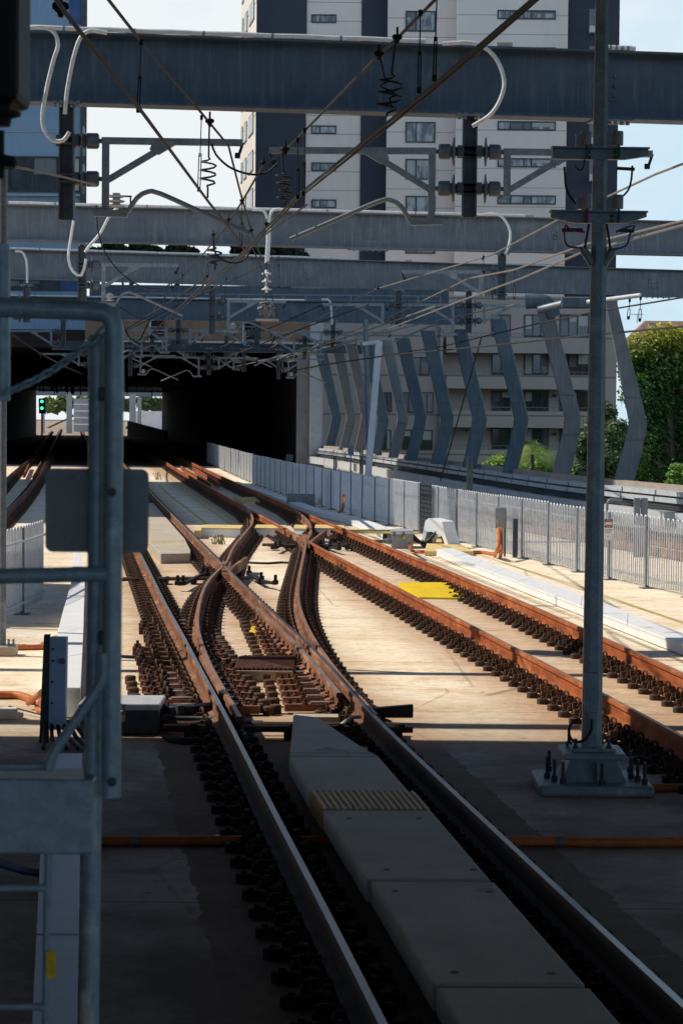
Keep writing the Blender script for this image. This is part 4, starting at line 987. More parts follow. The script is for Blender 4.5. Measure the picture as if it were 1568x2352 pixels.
# ------------------------------------------------------------------ fences
def fence(label, base, top_z, near_loops, pan=1.98):
    path = base
    b0 = thing('picket_fence', label, 'fence', Vector((path[0].x, path[0].y, 0)))
    posts = along(path, pan)
    for (q, a), (q2, a2) in zip(posts, posts[1:]):
        q = Vector((q.x, q.y, 0)); q2 = Vector((q2.x, q2.y, 0)); d = q2 - q; L = d.length; d /= L
        hz = top_z + rnd.uniform(-.015, .015); mb = MB()
        rs_ = Vector((d.y, -d.x, 0)) * (.028 if d.y > 0 else -.028)
        for zz in (.18, hz - .22): mb.bar(q + rs_ + Vector((0, 0, zz)), q2 + rs_ + Vector((0, 0, zz)), .02, .035)
        near = q.y < near_loops
        n = max(2, int(L / (.215 if near else .108)))
        for i in range(n):
            p = q + d * (L * (i + .5) / n)
            if near:
                r_ = .052
                pts = [p - d * r_ + Vector((0, 0, .06)), p - d * r_ + Vector((0, 0, hz - r_))] + [p + d * (-r_ * math.cos(t)) + Vector((0, 0, hz - r_ + r_ * math.sin(t))) for t in (math.pi * .2, math.pi * .4, math.pi * .6, math.pi * .8)] + [p + d * r_ + Vector((0, 0, hz - r_)), p + d * r_ + Vector((0, 0, .06))]
                mb.tube(pts, .0125, 6)
            else:
                mb.bar(p + Vector((0, 0, .06)), p + Vector((0, 0, hz)), .026, .034, up=d)
        mb.build('fence_panel', 'fence', b0, smooth=False, recalc=False)
        mb = MB(); mb.bar(q + Vector((0, 0, 0)), q + Vector((0, 0, hz - .02)), .06, .06, up=d); mb.box(q + Vector((0, 0, .01)), (.22, .2, .02), a)
        mb.build('fence_post', 'galv', b0, smooth=False)
    return b0
FB = smooth_path(catmull([G(*p, 0) for p in ((1800, 1424), (1700, 1400), (1568, 1370), (1461, 1347), (1396, 1332), (1333, 1316), (1218.7, 1288.5), (1078, 1253), (963, 1224), (855, 1197), (759, 1170), (660, 1139), (584, 1112), (524, 1085), (474, 1062))], .6), 8)
fence('long pale steel picket fence on the right, running back to the tunnel', FB, 1.27, 72)
FL = smooth_path(catmull([G(*z7(*p), 0) for p in ((-260, 1060), (-120, 995), (20, 938), (100, 898), (180, 868), (250, 832), (300, 800), (335, 740))], .5), 4)
fence('pale steel picket fence on the left beside the far left track', FL, 1.30, 40)
def fence_at(t):
    return None
# dark mesh gates let into the fence
def fence_plate(label, conv, xa, xb, ytop, ybot, matn, name, off=.06):
    a = G(*conv(xa, ybot), 0); b = G(*conv(xb, ybot + (xb - xa) * .27), 0)
    h_ = P(*conv(xa, ytop), a.y).z
    o_ = Vector((-.06, -.06, 0))
    mb = MB()
    for i in range(9):
        p = a.lerp(b, i / 8) + o_; mb.bar(p + Vector((0, 0, .05)), p + Vector((0, 0, h_)), .012, .012)
    for i in range(12):
        z_ = .06 + (h_ - .08) * i / 11; mb.bar(a + o_ + Vector((0, 0, z_)), b + o_ + Vector((0, 0, z_)), .012, .012)
    mb.hexa([a + o_ * .5 + Vector((0, 0, .05)), b + o_ * .5 + Vector((0, 0, .05)), b + o_ * .4 + Vector((0, 0, .05)), a + o_ * .4 + Vector((0, 0, .05))], [a + o_ * .5 + Vector((0, 0, h_)), b + o_ * .5 + Vector((0, 0, h_)), b + o_ * .4 + Vector((0, 0, h_)), a + o_ * .4 + Vector((0, 0, h_))])
    return tag(mb.build(name, matn, smooth=False), label, 'mesh panel')
fence_plate('dark mesh panel standing against the sunlit fence behind the white hood', z4, 502, 552, 822, 1028, 'galv_dark', 'mesh_panel')
fence_plate('dark gap panel in the shaded part of the fence', z4, 142, 180, 768, 925, 'black', 'mesh_panel')
# warning signs on the fence
def warn(label, conv, x0, y0, x1, y1, ybase):
    g0 = G(*conv((x0 + x1) / 2, ybase), 0); Y = g0.y - .12
    a = P(*conv(x0, y0), Y); b = P(*conv(x1, y1), Y); W = b.x - a.x; Hh = a.z - b.z; c = (a + b) / 2
    b0 = thing('warning_sign', label, 'sign', c)
    MB().box(c, (W, .006, Hh)).build('sign_plate', 'sign_white', b0, smooth=False)
    MB().box(Vector((c.x, Y - .005, a.z - Hh * .205)), (W * .98, .004, Hh * .40)).build('black_field', 'sign_black', b0, smooth=False)
    cz = a.z - Hh * .205; R_ = min(W, Hh * .41) * .47
    MB().lathe(Vector((c.x, Y - .0075, cz)), (0, -1, 0), [(R_, 0), (R_, .003)], 24).build('white_ring', 'sign_white', b0)
    MB().lathe(Vector((c.x, Y - .011, cz)), (0, -1, 0), [(R_ * .9, 0), (R_ * .9, .003)], 24).build('red_disc', 'red', b0)
    MB().box(Vector((c.x, Y - .0155, cz)), (R_ * 1.55, .003, R_ * .72)).build('white_panel', 'sign_white', b0, smooth=False)
    mb = MB()
    for k in range(3):
        mb.box(Vector((c.x, Y - .005, a.z - Hh * (.50 + .07 * k))), (W * (.8 - .08 * k), .003, Hh * .022))
    mb.box(Vector((c.x, Y - .005, a.z - Hh * .83)), (W * .12, .003, Hh * .05))
    mb.build('text_lines', 'box_grey', b0, smooth=False)
warn('white warning sign with a red disc on the fence near the signal pole', zB, 455, 838, 562, 1135, 1715)
warn('white warning sign with a red disc farther along the fence, left of the junction box', zA, 217, 174, 276, 382, 745)
mb = MB(); a = G(*zA(248, 752), 0); mb.bar(a + Vector((.0, -.09, 0)), a + Vector((.0, -.09, .9)), .03, .03); tag(mb.build('sign_post', 'galv_dark', smooth=False), 'thin dark post under the farther warning sign', 'post')
# junction box
g0 = G(*zA(930, 1000), 0); Y = g0.y - .1
b0 = thing('junction_box', 'grey junction box on a post in front of the right fence', 'junction box', g0)
a = P(*zA(820, 362), Y); b = P(*zA(948, 632), Y)
MB().span(a.x, b.x, Y - .12, Y + .06, b.z, a.z).build('case', 'box_grey', b0, smooth=False, bevel=.01)
MB().box(Vector((a.x + .04, Y - .13, (a.z * .35 + b.z * .65))), (.05, .02, .10)).build('lock_plate', 'brass', b0)
MB().bar(g0 + Vector((.02, -.05, 0)), Vector((g0.x + .02, Y + .05, a.z - .02)), .05, .05).build('post', 'galv', b0)
mb = MB(); a = G(*zA(1080, 1015), 0); mb.bar(a, a + Vector((0, 0, .82)), .10, .08); tag(mb.build('stub_post', 'galv_dark', bevel=.01), 'short dark grey stub post before the fence, right of the junction box', 'post')
# bent galvanised handrail behind fence
mb = MB(); Y = 46; mb.tube(catmull([P(*zB(x, y), Y) for x, y in ((490, 900), (492, 660), (505, 590), (560, 555), (705, 568))], .05), .028, 8); tag(mb.build('handrail', 'galv'), 'bent galvanised handrail rising behind the near fence', 'handrail')

# ------------------------------------------------------------------ parapet, trays
def off(path, d, z):
    return [v + Vector((0, 0, z)) for v in shift(path, d)]
E = EDGE0   # runs from far to near; shift() positive = right of travel (towards the tracks when travelling nearer)
def band(name, d0, d1, za, zb_, matn, label, cat, path=E, kind=None):
    mb = MB().sweep([(d0, za), (d1, za), (d1, zb_), (d0, zb_)], path)
    return tag(mb.build(name, matn, smooth=False), label, cat)
band('parapet_wall', -.45, -.15, -.5, 1.18, 'deck_grey', 'concrete parapet wall along the curved right edge of the viaduct', 'parapet')
band('parapet_coping', -.50, -.17, 1.182, 1.30, 'lichen', 'brownish coping on top of the viaduct parapet', 'coping')
for zz, zz2, d, lab in ((1.05, 1.16, .12, 'uppermost long white cable tray along the parapet'), (.88, 1.0, .16, 'second long white cable tray along the parapet')):
    b0 = thing('cable_tray', lab, 'cable tray', E[0] + Vector((0, 0, zz)))
    MB().sweep([(d - .25, zz), (d, zz), (d, zz2), (d - .25, zz2)], E).build('tray', 'tray', b0, smooth=False)
    for q, a in along(shift(E, d + .008), 2.4): MB().box(q + Vector((0, 0, (zz + zz2) / 2)), (.016, .06, zz2 - zz + .02), a).build('tray_clip', 'galv', b0, smooth=False)
b0 = thing('conduit_run', 'bundle of dark pipes clipped below the white trays on the parapet', 'pipes', E[0] + Vector((0, 0, .8)))
for zz in (.84, .78, .72): MB().tube([p + Vector((0, 0, zz)) for p in shift(E, .06 + (zz < .8) * .03)], .022, 6).build('pipe', 'galv_dark', b0)
for q, a in along(E, 3.1, 1.0): MB().box(q + Vector((-.02, 0, .64)), (.3, .75, .07), a).build('support_block', 'lichen', b0, smooth=False)
E2 = shift(E, .5)
band('barrier_wall', -.12, .1, .34, .70, 'tray', 'low pale barrier band below the trays beyond the fence', 'barrier', E2)
# grey upright boxes behind fence
for (conv, x, y0, y1, Y, ww, lab) in ((zB, 968, 540, 790, 47, 34, 'pair of grey steel uprights behind the near fence'), (z4, 704, 718, 845, 58, 15, 'dark steel upright box behind the shaded fence'), (z4, 265, 690, 785, 80, 9, 'small dark upright behind the far fence by the slanting mast'), (z4, 158, 716, 770, 95, 8, 'farthest small dark upright behind the fence')):
    a = P(*conv(x, y0), Y); w_ = ww * px(Y) * .95; mb = MB()
    mb.box(Vector((a.x - w_ * .27, Y, a.z / 2)), (w_ * .42, .14, a.z)); mb.box(Vector((a.x + w_ * .25, Y, a.z / 2)), (w_ * .44, .14, a.z + .0))
    tag(mb.build('steel_upright', 'galv_dark' if ww < 30 else 'galv', smooth=False), lab, 'upright')
for (x, y0, y1, Y, lab) in ((222, 675, 780, 90, 'thin pale marker post with a small plate behind the far fence'),):
    a = P(*z4(x, y0), Y); mb = MB(); mb.tube([Vector((a.x, Y, 0)), a], .03, 8); mb.box(a + Vector((0, -.04, -.15)), (.25, .03, .4)); tag(mb.build('marker_post', 'galv'), lab, 'post')
# viaduct rails beyond the fence
PF1 = shift([p + Vector((0, 0, .2)) for p in E], 1.6); PF2 = shift([p + Vector((0, 0, .2)) for p in E], 2.9)
PF1 = [p for p in PF1 if p.y < 75]; PF2 = [p for p in PF2 if p.y < 75]
t5 = thing('railway_track', 'reddish track hidden behind the right fence', 'railway track', PF1[0])
for p_ in (PF1, PF2): MB().sweep([(-.07, -.16), (.07, -.16), (.036, 0), (-.036, 0)], p_).build('rail', 'rust_old', t5, smooth=False)

# ------------------------------------------------------------------ boomerang columns
cols = [  # left edge top, kink, bottom / right edge top, kink, bottom on the z4 print, and distance
    ((1250, 85), (1350, 590), (1283, 825), (1298, 85), (1425, 590), (1368, 828), 62),
    ((968, 95), (1090, 570), (1032, 800), (1038, 115), (1155, 570), (1108, 805), 66),
    ((786, 160), (885, 570), (833, 780), (846, 160), (942, 570), (893, 785), 71),
    ((630, 200), (715, 570), (671, 760), (688, 200), (772, 570), (724, 765), 76.5),
    ((503, 205), (587, 575), (544, 745), (560, 205), (638, 565), (597, 750), 82),
    ((400, 235), (483, 560), (439, 730), (457, 235), (527, 560), (485, 735), 88),
    ((338, 245), (412, 562), (372, 720), (385, 245), (452, 570), (409, 722), 94),
    ((258, 250), (330, 560), (306, 705), (306, 250), (373, 575), (336, 708), 101),
    ((198, 260), (265, 560), (233, 696), (242, 260), (300, 565), (270, 700), 108),
    ((146, 280), (205, 560), (172, 688), (190, 280), (237, 560), (205, 690), 115),
    ((76, 290), (145, 560), (114, 680), (122, 290), (180, 560), (150, 682), 122)]
ordn = ['nearest', 'second', 'third', 'fourth', 'fifth', 'sixth', 'seventh', 'eighth', 'ninth', 'tenth', 'farthest']
for i, (lt, lk, lb, rt, rk, rb, Y) in enumerate(cols):
    def rings(t, k, b):
        # smooth bend at the kink
        pt = [t, (k[0] + (t[0] - k[0]) * .12, k[1] + (t[1] - k[1]) * .12), (k[0], k[1]), (k[0] + (b[0] - k[0]) * .25, k[1] + (b[1] - k[1]) * .25), b]
        pt[2] = ((pt[1][0] + pt[3][0]) / 2 * .35 + k[0] * .65, k[1])
        return [P(*z4(*q), Y) for q in pt]
    A = rings(lt, lk, lb); B = rings(rt, rk, rb)
    fa = catmull(A, .25); fb = catmull(B, .25); n = min(len(fa), len(fb))
    fa = [fa[int(j * (len(fa) - 1) / (n - 1))] for j in range(n)]; fb = [fb[int(j * (len(fb) - 1) / (n - 1))] for j in range(n)]
    dpt = Vector((.06, .42, 0)); vs = []; mb = MB()
    # rounded-rectangle section
    for p, q in zip(fa, fb):
        c = (p + q) / 2; u = (q - p) / 2
        for s_, t_ in ((-1, .12), (-.86, 0), (.86, 0), (1, .12), (1, .88), (.86, 1), (-.86, 1), (-1, .88)):
            vs.append(c + u * s_ + dpt * t_)
    fs = []
    for j in range(n - 1):
        for k in range(8): fs.append((j * 8 + k, j * 8 + (k + 1) % 8, (j + 1) * 8 + (k + 1) % 8, (j + 1) * 8 + k))
    left = [i_ for i_ in range(len(fs)) if i_ % 8 in (7,)]
    fs.append(tuple(range(8))); fs.append(tuple((n - 1) * 8 + k for k in range(8)))
    mb.add(vs, fs)
    b0 = thing('bent_column', ordn[i] + ' of the boomerang-shaped steel columns along the right side, counting from the camera', 'column', (fa[-1] + fb[-1]) / 2, 'boomerang columns along the viaduct edge')
    for i_ in left: mb.mi[i_] = 1  # left faces get pale steel: the sunlit edge painted as colour
    mb.build('shaft', ['column_pale' if i in (0, 1, 6, 8, 9) else 'column', 'fence'], b0)
    mb = MB()
    for fr in (.52, .78):
        j = int(fr * (n - 1)); p, q = fa[j], fb[j]; e = Vector((0, -.006, 0))
        mb.bar(p + e, q + e, .012, .02)
    mb.build('weld_seam', 'galv_dark', b0, smooth=False)
# head of the second column and pale pipe strut
mb = MB(); Y = 66; mb.tube(catmull([P(*z4(x, y), Y) for x, y in ((930, 88), (980, 86), (1012, 92), (1032, 118), (1045, 150))], .15), .22, 10); tag(mb.build('column_head', 'column'), 'curled steel head joining the second column to the beam end', 'column head')
b0 = thing('strut', 'pale tubular strut with a square box joining the column tops', 'strut', P(*z4(985, 125), 65))
MB().tube([P(*z4(985, 122), 65), P(*z4(1080, 98), 64.5)], .12, 12).build('tube', 'galv', b0); MB().tube([P(*z4(1180, 90), 64), P(*z4(1395, 62), 63)], .065, 12).build('tube', 'conduit_white', b0)
a = P(*z4(1075, 72), 64.3); b = P(*z4(1190, 114), 64.3); MB().span(a.x, b.x, 64.1, 64.7, b.z, a.z).build('box', 'column', b0, smooth=False, bevel=.02)
# slanted bright mast, stay wire
b0 = thing('leaning_mast', 'pale slender mast leaning behind the fence', 'mast', G(*z4(292, 800), 0))
Y = 84; MB().bar(P(*z4(291, 800), Y), P(*z4(336, 248), Y), .26, .26).build('shaft', 'fence', b0, smooth=False, bevel=.04)
MB().tube([P(*z4(268, 260), Y), P(*z4(340, 252), Y)], .09, 10).build('cap_arm', 'fence', b0)
mb = MB(); mb.tube([P(*z4(297, 700), 86), P(*z4(281, 160), 86)], .11, 8); tag(mb.build('thin_mast', 'galv'), 'thin bluish mast just left of the leaning mast', 'mast')
mb = MB(); mb.tube([P(*z4(585, 815), 70), P(*z4(752, 230), 70)], .022, 6); tag(mb.build('stay_wire', 'black_soft'), 'black stay wire slanting between the columns', 'wire')

# ------------------------------------------------------------------ overhead beams
def beam(label, xl, yl_t, yl_b, xr, yr_t, yr_b, Yl, Yr, parts=None, fl=.40, bm='galv_blue'):
    at, ab = P(xl, yl_t, Yl), P(xl, yl_b, Yl); bt, bb = P(xr, yr_t, Yr), P(xr, yr_b, Yr)
    zt_, zb_ = (at.z + bt.z) / 2, (ab.z + bb.z) / 2
    a = Vector((at.x, Yl, 0)); b = Vector((bt.x, Yr, 0)); d = (b - a).normalized(); nrm = Vector((-d.y, d.x, 0))
    b0 = thing('overhead_beam', label, 'beam', a.lerp(b, .5) + Vector((0, 0, zb_)), 'steel beams spanning the tracks')
    mid = (zt_ + zb_) / 2; h_ = zt_ - zb_
    MB().bar(a + Vector((0, 0, mid)) , b + Vector((0, 0, mid)), .03, h_ - .06).build('web', bm, b0, smooth=False)
    MB().bar(a + Vector((0, 0, zt_ - .015)), b + Vector((0, 0, zt_ - .015)), fl, .03).build('top_flange', bm, b0, smooth=False)
    MB().bar(a + Vector((0, 0, zb_ + .015)), b + Vector((0, 0, zb_ + .015)), fl, .03).build('bottom_flange', bm, b0, smooth=False)
    def cond(x0_, x1_):
        pts = []
        for i in range(24):
            t = i / 23; xx = x0_ + (x1_ - x0_) * t; tt_ = (xx - xl) / (xr - xl)
            q = a.lerp(b, tt_) - nrm * (fl / 2 - .012); pts.append(Vector((q.x, q.y, zt_ + .036 + .004 * math.sin(i * 1.7))))
        c_ = MB().tube(pts, .034, 8).build('conduit', 'conduit_white', b0)
        mb = MB()
        for i in range(2, 22, 4): mb.lathe(pts[i] + Vector((-.02, 0, 0)), (1, 0, 0), [(.036, 0), (.036, .04)], 8)
        mb.build('saddle', 'galv', c_)
    def splice(x_, w_=30, top=False):
        tt_ = (x_ - xl) / (xr - xl); q = a.lerp(b, tt_) - nrm * .03; s_ = w_ * px(Yl)
        mb = MB(); mb.bar(q + Vector((0, 0, mid)) - d * s_ / 2, q + Vector((0, 0, mid)) + d * s_ / 2, .02, h_ * .42)
        for i in (-1, 1):
            for j in (-1, 0, 1): mb.lathe(q + d * i * s_ * .3 + Vector((0, 0, mid + j * h_ * .14)) - nrm * .01, tuple(-nrm), [(.03, 0), (.03, .03)], 6)
        mb.build('splice_plate', bm, b0, smooth=False)
        mb = MB(); q2 = a.lerp(b, tt_)
        mb.bar(q2 + Vector((0, 0, zb_ - .014)) - d * s_ * 1.6, q2 + Vector((0, 0, zb_ - .014)) + d * s_ * 1.6, fl * .96, .024)
        for i in range(6): mb.lathe(q2 - nrm * (fl * .3) + d * s_ * (i - 2.5) * .5 + Vector((0, 0, zb_ - .026)), (0, 0, -1), [(.028, 0), (.028, .045)], 6)
        mb.build('splice_plate', 'galv', b0, smooth=False)
    def box_(x_, w_):
        tt_ = (x_ - xl) / (xr - xl); q = a.lerp(b, tt_) - nrm * fl * .3
        MB().box(q + Vector((0, 0, zt_ + .035)), (w_ * px(Yl), .1, .06)).build('terminal_box', 'block', b0, smooth=False, bevel=.008)
    if parts: parts(cond, splice, box_)
    return a, b, zt_, zb_, b0
gB = {}
gB[1] = beam('nearest and largest steel beam across the top of the picture', -60, 75, 238, 1640, 124, 280, 29.4, 30.9, lambda c, s, bx: (c(60, 950), c(1360, 1440), s(1392), bx(1135, 38), bx(1412, 38)))
gB[2] = beam('second steel beam from the camera with a bolted splice plate at its middle', 15, 470, 556, 1640, 511, 587, 53.5, 56.5, lambda c, s, bx: (c(20, 1180), s(826), bx(205, 24), bx(1195, 22)), .40, 'galv_grey')
gB[3] = beam('third steel beam from the camera, ending at the nearest bent column', 18, 580, 655, 1640, 617, 672, 69, 76, lambda c, s, bx: (c(20, 740), s(672), s(1488), bx(185, 14), bx(897, 16), bx(663, 16)), .40, 'galv_grey')
gB[4] = beam('fourth and farthest deep steel beam, just before the bridge deck', -20, 678, 738, 1085, 700, 738, 94, 97, lambda c, s, bx: (c(20, 690), s(300), bx(355, 12)))
gB[5] = beam('slim steel beam against the face of the bridge deck', 120, 780, 800, 860, 796, 816, 112, 114, None, .5)
# "8" mark painted on second beam
a, b, zt_, zb_, b0 = gB[2]
q = P(*zG(332, 1118), 55.5); mb = MB()
for dz in (-.05, .05): mb.tube([q + Vector((.055 * math.cos(t), -.10, dz + .045 * math.sin(t))) for t in [2 * math.pi * i / 14 for i in range(14)]], .012, 5, closed=True)
mb.build('painted_number', 'galv_dark', b0)

# hanging white conduit loops
def loop(label, conv, pts, Y, r, matn='conduit_white'):
    q = [P(*conv(*p), Y) for p in pts]
    tag(MB().tube(catmull(q, .06 * Y / 29), r, 8).build('conduit_loop', matn), label, 'cable loop')
loop('left white cable loop hanging from the nearest beam at the far left', z1, [(60, 130), (110, 130), (200, 124), (250, 150), (266, 205), (245, 275), (215, 400), (195, 520), (202, 590), (240, 640), (290, 640), (318, 600)], 29.0, .029)
loop('second white cable loop draped over the nearest beam by the left post', z1, [(490, 150), (410, 140), (368, 172), (340, 250), (320, 340), (305, 430), (297, 520)], 29.0, .029)
loop('big white cable loop bulging off the nearest beam at the right post', z2, [(470, 200), (600, 196), (680, 232), (730, 300), (750, 385), (725, 470), (680, 530), (605, 577)], 29.6, .029)
loop('grey cable loop hanging below the left post of the nearest beam', z1, [(338, 1000), (325, 1080), (313, 1180), (335, 1238), (372, 1255), (390, 1200), (392, 1180)], 53, .036)
loop('white cable curving off the second beam at the left', z1, [(545, 938), (500, 985), (460, 1060), (410, 1120), (388, 1150)], 53, .036)
loop('white cable loop over the right end of the second beam', z2, [(660, 980), (720, 980), (755, 1010), (778, 1060), (772, 1120), (755, 1160)], 55, .036)
loop('left white cable dropping from the second beam to the insulator string', z1, [(1150, 955), (1195, 958), (1215, 985), (1220, 1060), (1213, 1200)], 53.3, .036)
loop('right white cable dropping from the second beam to the insulator string', z1, [(1290, 955), (1250, 955), (1230, 985), (1228, 1080), (1222, 1200)], 53.3, .036)
loop('small white cable loop at the left end of the third beam', z1, [(70, 1146), (100, 1148), (118, 1175), (125, 1220), (125, 1290)], 68.6, .04)
loop('white cable hooked over the end of the third beam tube', zH, [(1410, 305), (1455, 305), (1475, 340), (1480, 420), (1484, 480)], 93.5, .05)

# ------------------------------------------------------------------ catenary supports, built once and copied
PXM = 29.4 / F0
def support(name, sides, arm_len, steady=True, postlen=235, org=(0, 0, 0)):
    """sides: list of -1/+1; local units are print pixels at the nearest beam"""
    O = Vector(org)
    b0 = thing(name, '', 'catenary support', O)
    V = lambda x, z, y=0: O + Vector((x * PXM, y, -z * PXM))
    mb = MB(); hw = 17
    for s_ in (-1, 1): mb.bar(V(s_ * (hw - 2), 0), V(s_ * (hw - 2), postlen), .2, .022, up=(1, 0, 0))
    mb.bar(V(0, 0), V(0, postlen), .022, hw * 2 * PXM - .03, up=(1, 0, 0))
    mb.build('drop_post', 'galv_dark', b0, smooth=False)
    mb = MB(); mb.box(V(0, -1), (64 * PXM, .30, .022))
    for x in (-26, -12, 12, 26): mb.lathe(V(x, 0, -.1), (0, 0, -1), [(.026, -.04), (.026, .05)], 6)
    mb.build('head_plate', 'galv', b0, smooth=False)
    for sg in sides:
        for zz in (82, 168):
            mb = MB(); mb.box(V(sg * 22, zz), (14 * PXM, .24, 26 * PXM)); mb.box(V(sg * 0, zz - 8), (hw * 2.3 * PXM, .23, .02)); mb.box(V(0, zz + 8), (hw * 2.3 * PXM, .23, .02))
            for k in (-9, 9): mb.lathe(V(-sg * 18, zz + k), (-sg, 0, 0), [(.024, 0), (.024, .04)], 6)
            cl_ = mb.build('clamp', 'galv_dark', b0, smooth=False)
            mb = MB(); mb.lathe(V(sg * 28, zz), (sg, 0, 0), [(.06, 0), (.07, .03), (.195, .045), (.20, .06), (.075, .085), (.075, .10), (.105, .105), (.105, .24), (.085, .26), (.03, .265), (.03, .37)], 20)
            mb.build('insulator', 'insul', b0)
        L = arm_len[0 if sg < 0 else -1]
        mb = MB(); bx = 88
        st_on = steady and not (len(sides) == 2 and sg > 0)
        zb_ = 245 if st_on else 186
        mb.bar(V(sg * bx, 74), V(sg * bx, zb_), .07, .095, up=(1, 0, 0))
        mb.bar(V(sg * (bx - 9), 81), V(sg * L, 83), .08, .088)
        mb.bar(V(sg * (bx + 2), 172), V(sg * (bx + 135), 92), .06, .082)
        mb.hexa([V(sg * (bx + 100), 100, -.05), V(sg * (bx + 120), 112, -.05), V(sg * (bx + 170), 82, -.05), V(sg * (bx + 110), 80, -.05)], [V(sg * (bx + 100), 100, .05), V(sg * (bx + 120), 112, .05), V(sg * (bx + 170), 82, .05), V(sg * (bx + 110), 80, .05)])
        for k in range(5): mb.lathe(V(sg * bx, 96 + k * 12, -.035), (0, -1, 0), [(.012, 0), (.012, .012)], 6)
        mb.build('bracket_arm', 'galv', b0, smooth=False)
        mb = MB(); mb.tube([V(sg * L, 83), V(sg * (L - 4), 96), V(sg * (L - 8), 108), V(sg * (L - 14), 116)], .02, 6); mb.box(V(sg * (L - 12), 112), (.07, .06, .07))
        mb.build('wire_clamp', 'black', b0)
        if st_on:
            mb = MB(); mb.bar(V(sg * (bx - 25), 245), V(sg * (bx + 50), 247), .12, 15 * PXM); st = mb.build('steady_bracket', 'galv', b0, smooth=False)
            mb = MB(); mb.tube(catmull([V(sg * (bx + 50), 244), V(sg * (bx + 72), 210), V(sg * (bx + 96), 196), V(sg * (bx + 125), 200), V(sg * (bx + 230), 246), V(sg * (bx + 330), 290)][:6], .06), .033, 10); mb.build('steady_arm', 'galv', b0)
            if sg > 0:
                mb = MB()
                for k in range(3): mb.lathe(V(bx + 25, 232 - k * 11), (0, 0, 1), [(.09, 0), (.12, .02), (.05, .04), (.05, .06)], 14)
                mb.build('post_insulator', 'insul_white', b0)
                mb = MB(); mb.tube([V(bx - 5, 205), V(bx + 60, 207)], .012, 6); mb.tube([V(bx + 57, 205), V(bx + 57, 240)], .012, 6); mb.build('bracket_wire', 'galv_dark', b0)
    return b0
gS = 'overhead wire supports hanging from the beams'
sR = support('wire_support', [1], [400], True, 262, P(155, 240, 29.35)); sR['label'] = 'wire support hanging from the left of the nearest beam, arm reaching right'; sR['group'] = gS
sB = support('wire_support', [-1, 1], [470, 428], True, 235, P(1079, 268, 30.2)); sB['label'] = 'two-sided wire support on the nearest beam, left of the signal pole'; sB['group'] = gS
sL = support('wire_support', [-1], [430], False, 200, P(1152, 582, 55.4)); sL['label'] = 'wire support on the right of the second beam, arm reaching left'; sL['group'] = gS
for src, x, y, Y, lab in ((sR, 190, 562, 53.4, 'wire support under the left of the second beam, arm reaching right'),
                          (sB, 1076, 668, 72.5, 'two-sided wire support on the third beam below the signal pole arms'),
                          (sR, 488, 657, 70, 'wire support under the middle of the third beam'),
                          (sL, 915, 667, 72, 'wire support under the third beam left of the bent columns, arm reaching left'),
                          (sL, 62, 655, 69, 'wire support at the left end of the third beam behind the gate rail'),
                          (sL, 146, 735, 93.8, 'wire support under the left end of the fourth beam'),
                          (sB, 410, 733, 94.6, 'two-sided wire support under the middle of the fourth beam'),
                          (sL, 590, 737, 95.2, 'wire support under the fourth beam, before the dark deck recess'),
                          (sB, 765, 738, 95.5, 'two-sided wire support under the right part of the fourth beam'),
                          (sR, 300, 795, 112, 'wire support on the slim beam at the left above the tunnel mouth'),
                          (sB, 480, 800, 112.5, 'two-sided wire support hanging over the middle of the tunnel mouth'),
                          (sR, 640, 803, 113, 'wire support at the right above the tunnel mouth'),
                          (sL, 205, 792, 112, 'wire support at the far left above the tunnel mouth'),
                          (sL, 560, 802, 112.8, 'wire support right of centre over the tunnel mouth'),
                          (sB, 350, 752, 108, 'two-sided wire support before the left dark recess of the deck'),
                          (sB, 700, 760, 106, 'two-sided wire support before the right end of the bridge deck'),
                          (sR, 245, 770, 118, 'small wire support low at the left edge of the tunnel mouth'),
                          (sL, 445, 772, 116, 'small wire support low before the middle of the deck edge'),
                          (sR, 520, 770, 118, 'small wire support low before the deck edge, right of the middle one'),
                          (sL, 672, 806, 114, 'small wire support beside the grey pier of the tunnel mouth')):
    copy_tree(src, P(x, y, Y), lab, gS)

# ------------------------------------------------------------------ overhead wires
def hz(pts, h):               # back-project onto the height of the wire
    return [G(x, y, h) for x, y in pts]
def wire(label, pts, h, r=.011, matn='wire', conv=None, extra=None):
    r *= 1.15
    q = [G(*(conv(*p) if conv else p), h if not isinstance(h, (list, tuple)) else h[i]) for i, p in enumerate(pts)]
    tag(MB().tube(q, r, 6).build('overhead_wire', matn), label, 'wire'); return q
HC, HM = 5.35, 6.45
w1 = wire('left contact wire from the top left corner to the crossing of wires', [(110, -30), (150, 28), (325, 255), (480, 465), (525, 520), (548, 552), (560, 572)], HC, .013)
w2 = wire('left messenger wire above the left contact wire', [(235, -20), (250, 0), (325, 96), (470, 268), (525, 335), (552, 442), (580, 540), (600, 590)], [HM, HM, HM, HM, HM, 6.2, 6.0, 6.0], .013)
w3 = wire('right messenger wire with coiled jumpers, crossing the picture from the top', [(1040, -40), (998, 0), (912, 88), (868, 128), (700, 300), (655, 345), (605, 378), (556, 463), (520, 520), (470, 580), (405, 650), (350, 720)], [HM] * 5 + [6.4, 6.35, 6.2, 6.2, 6.2, 6.2, 6.2], .013)
w4a = wire('thick lower contact wire of the right pair', [(1260, -32), (1222, 0), (985, 205), (690, 443), (612, 522), (555, 582), (460, 660), (350, 765), (300, 815)], HC, .013)
w4b = wire('second strand beside the thick contact wire', [(1280, -32), (1240, -8), (992, 210), (692, 450), (616, 526), (560, 588), (466, 664), (356, 768)], HC, .011)
wire('bright wire falling from the right edge behind the signal pole', [(1640, 345), (1568, 376), (1505, 400), (1290, 500), (1130, 585), (860, 665), (760, 715), (620, 800)], HM, .016, 'wire_pale')
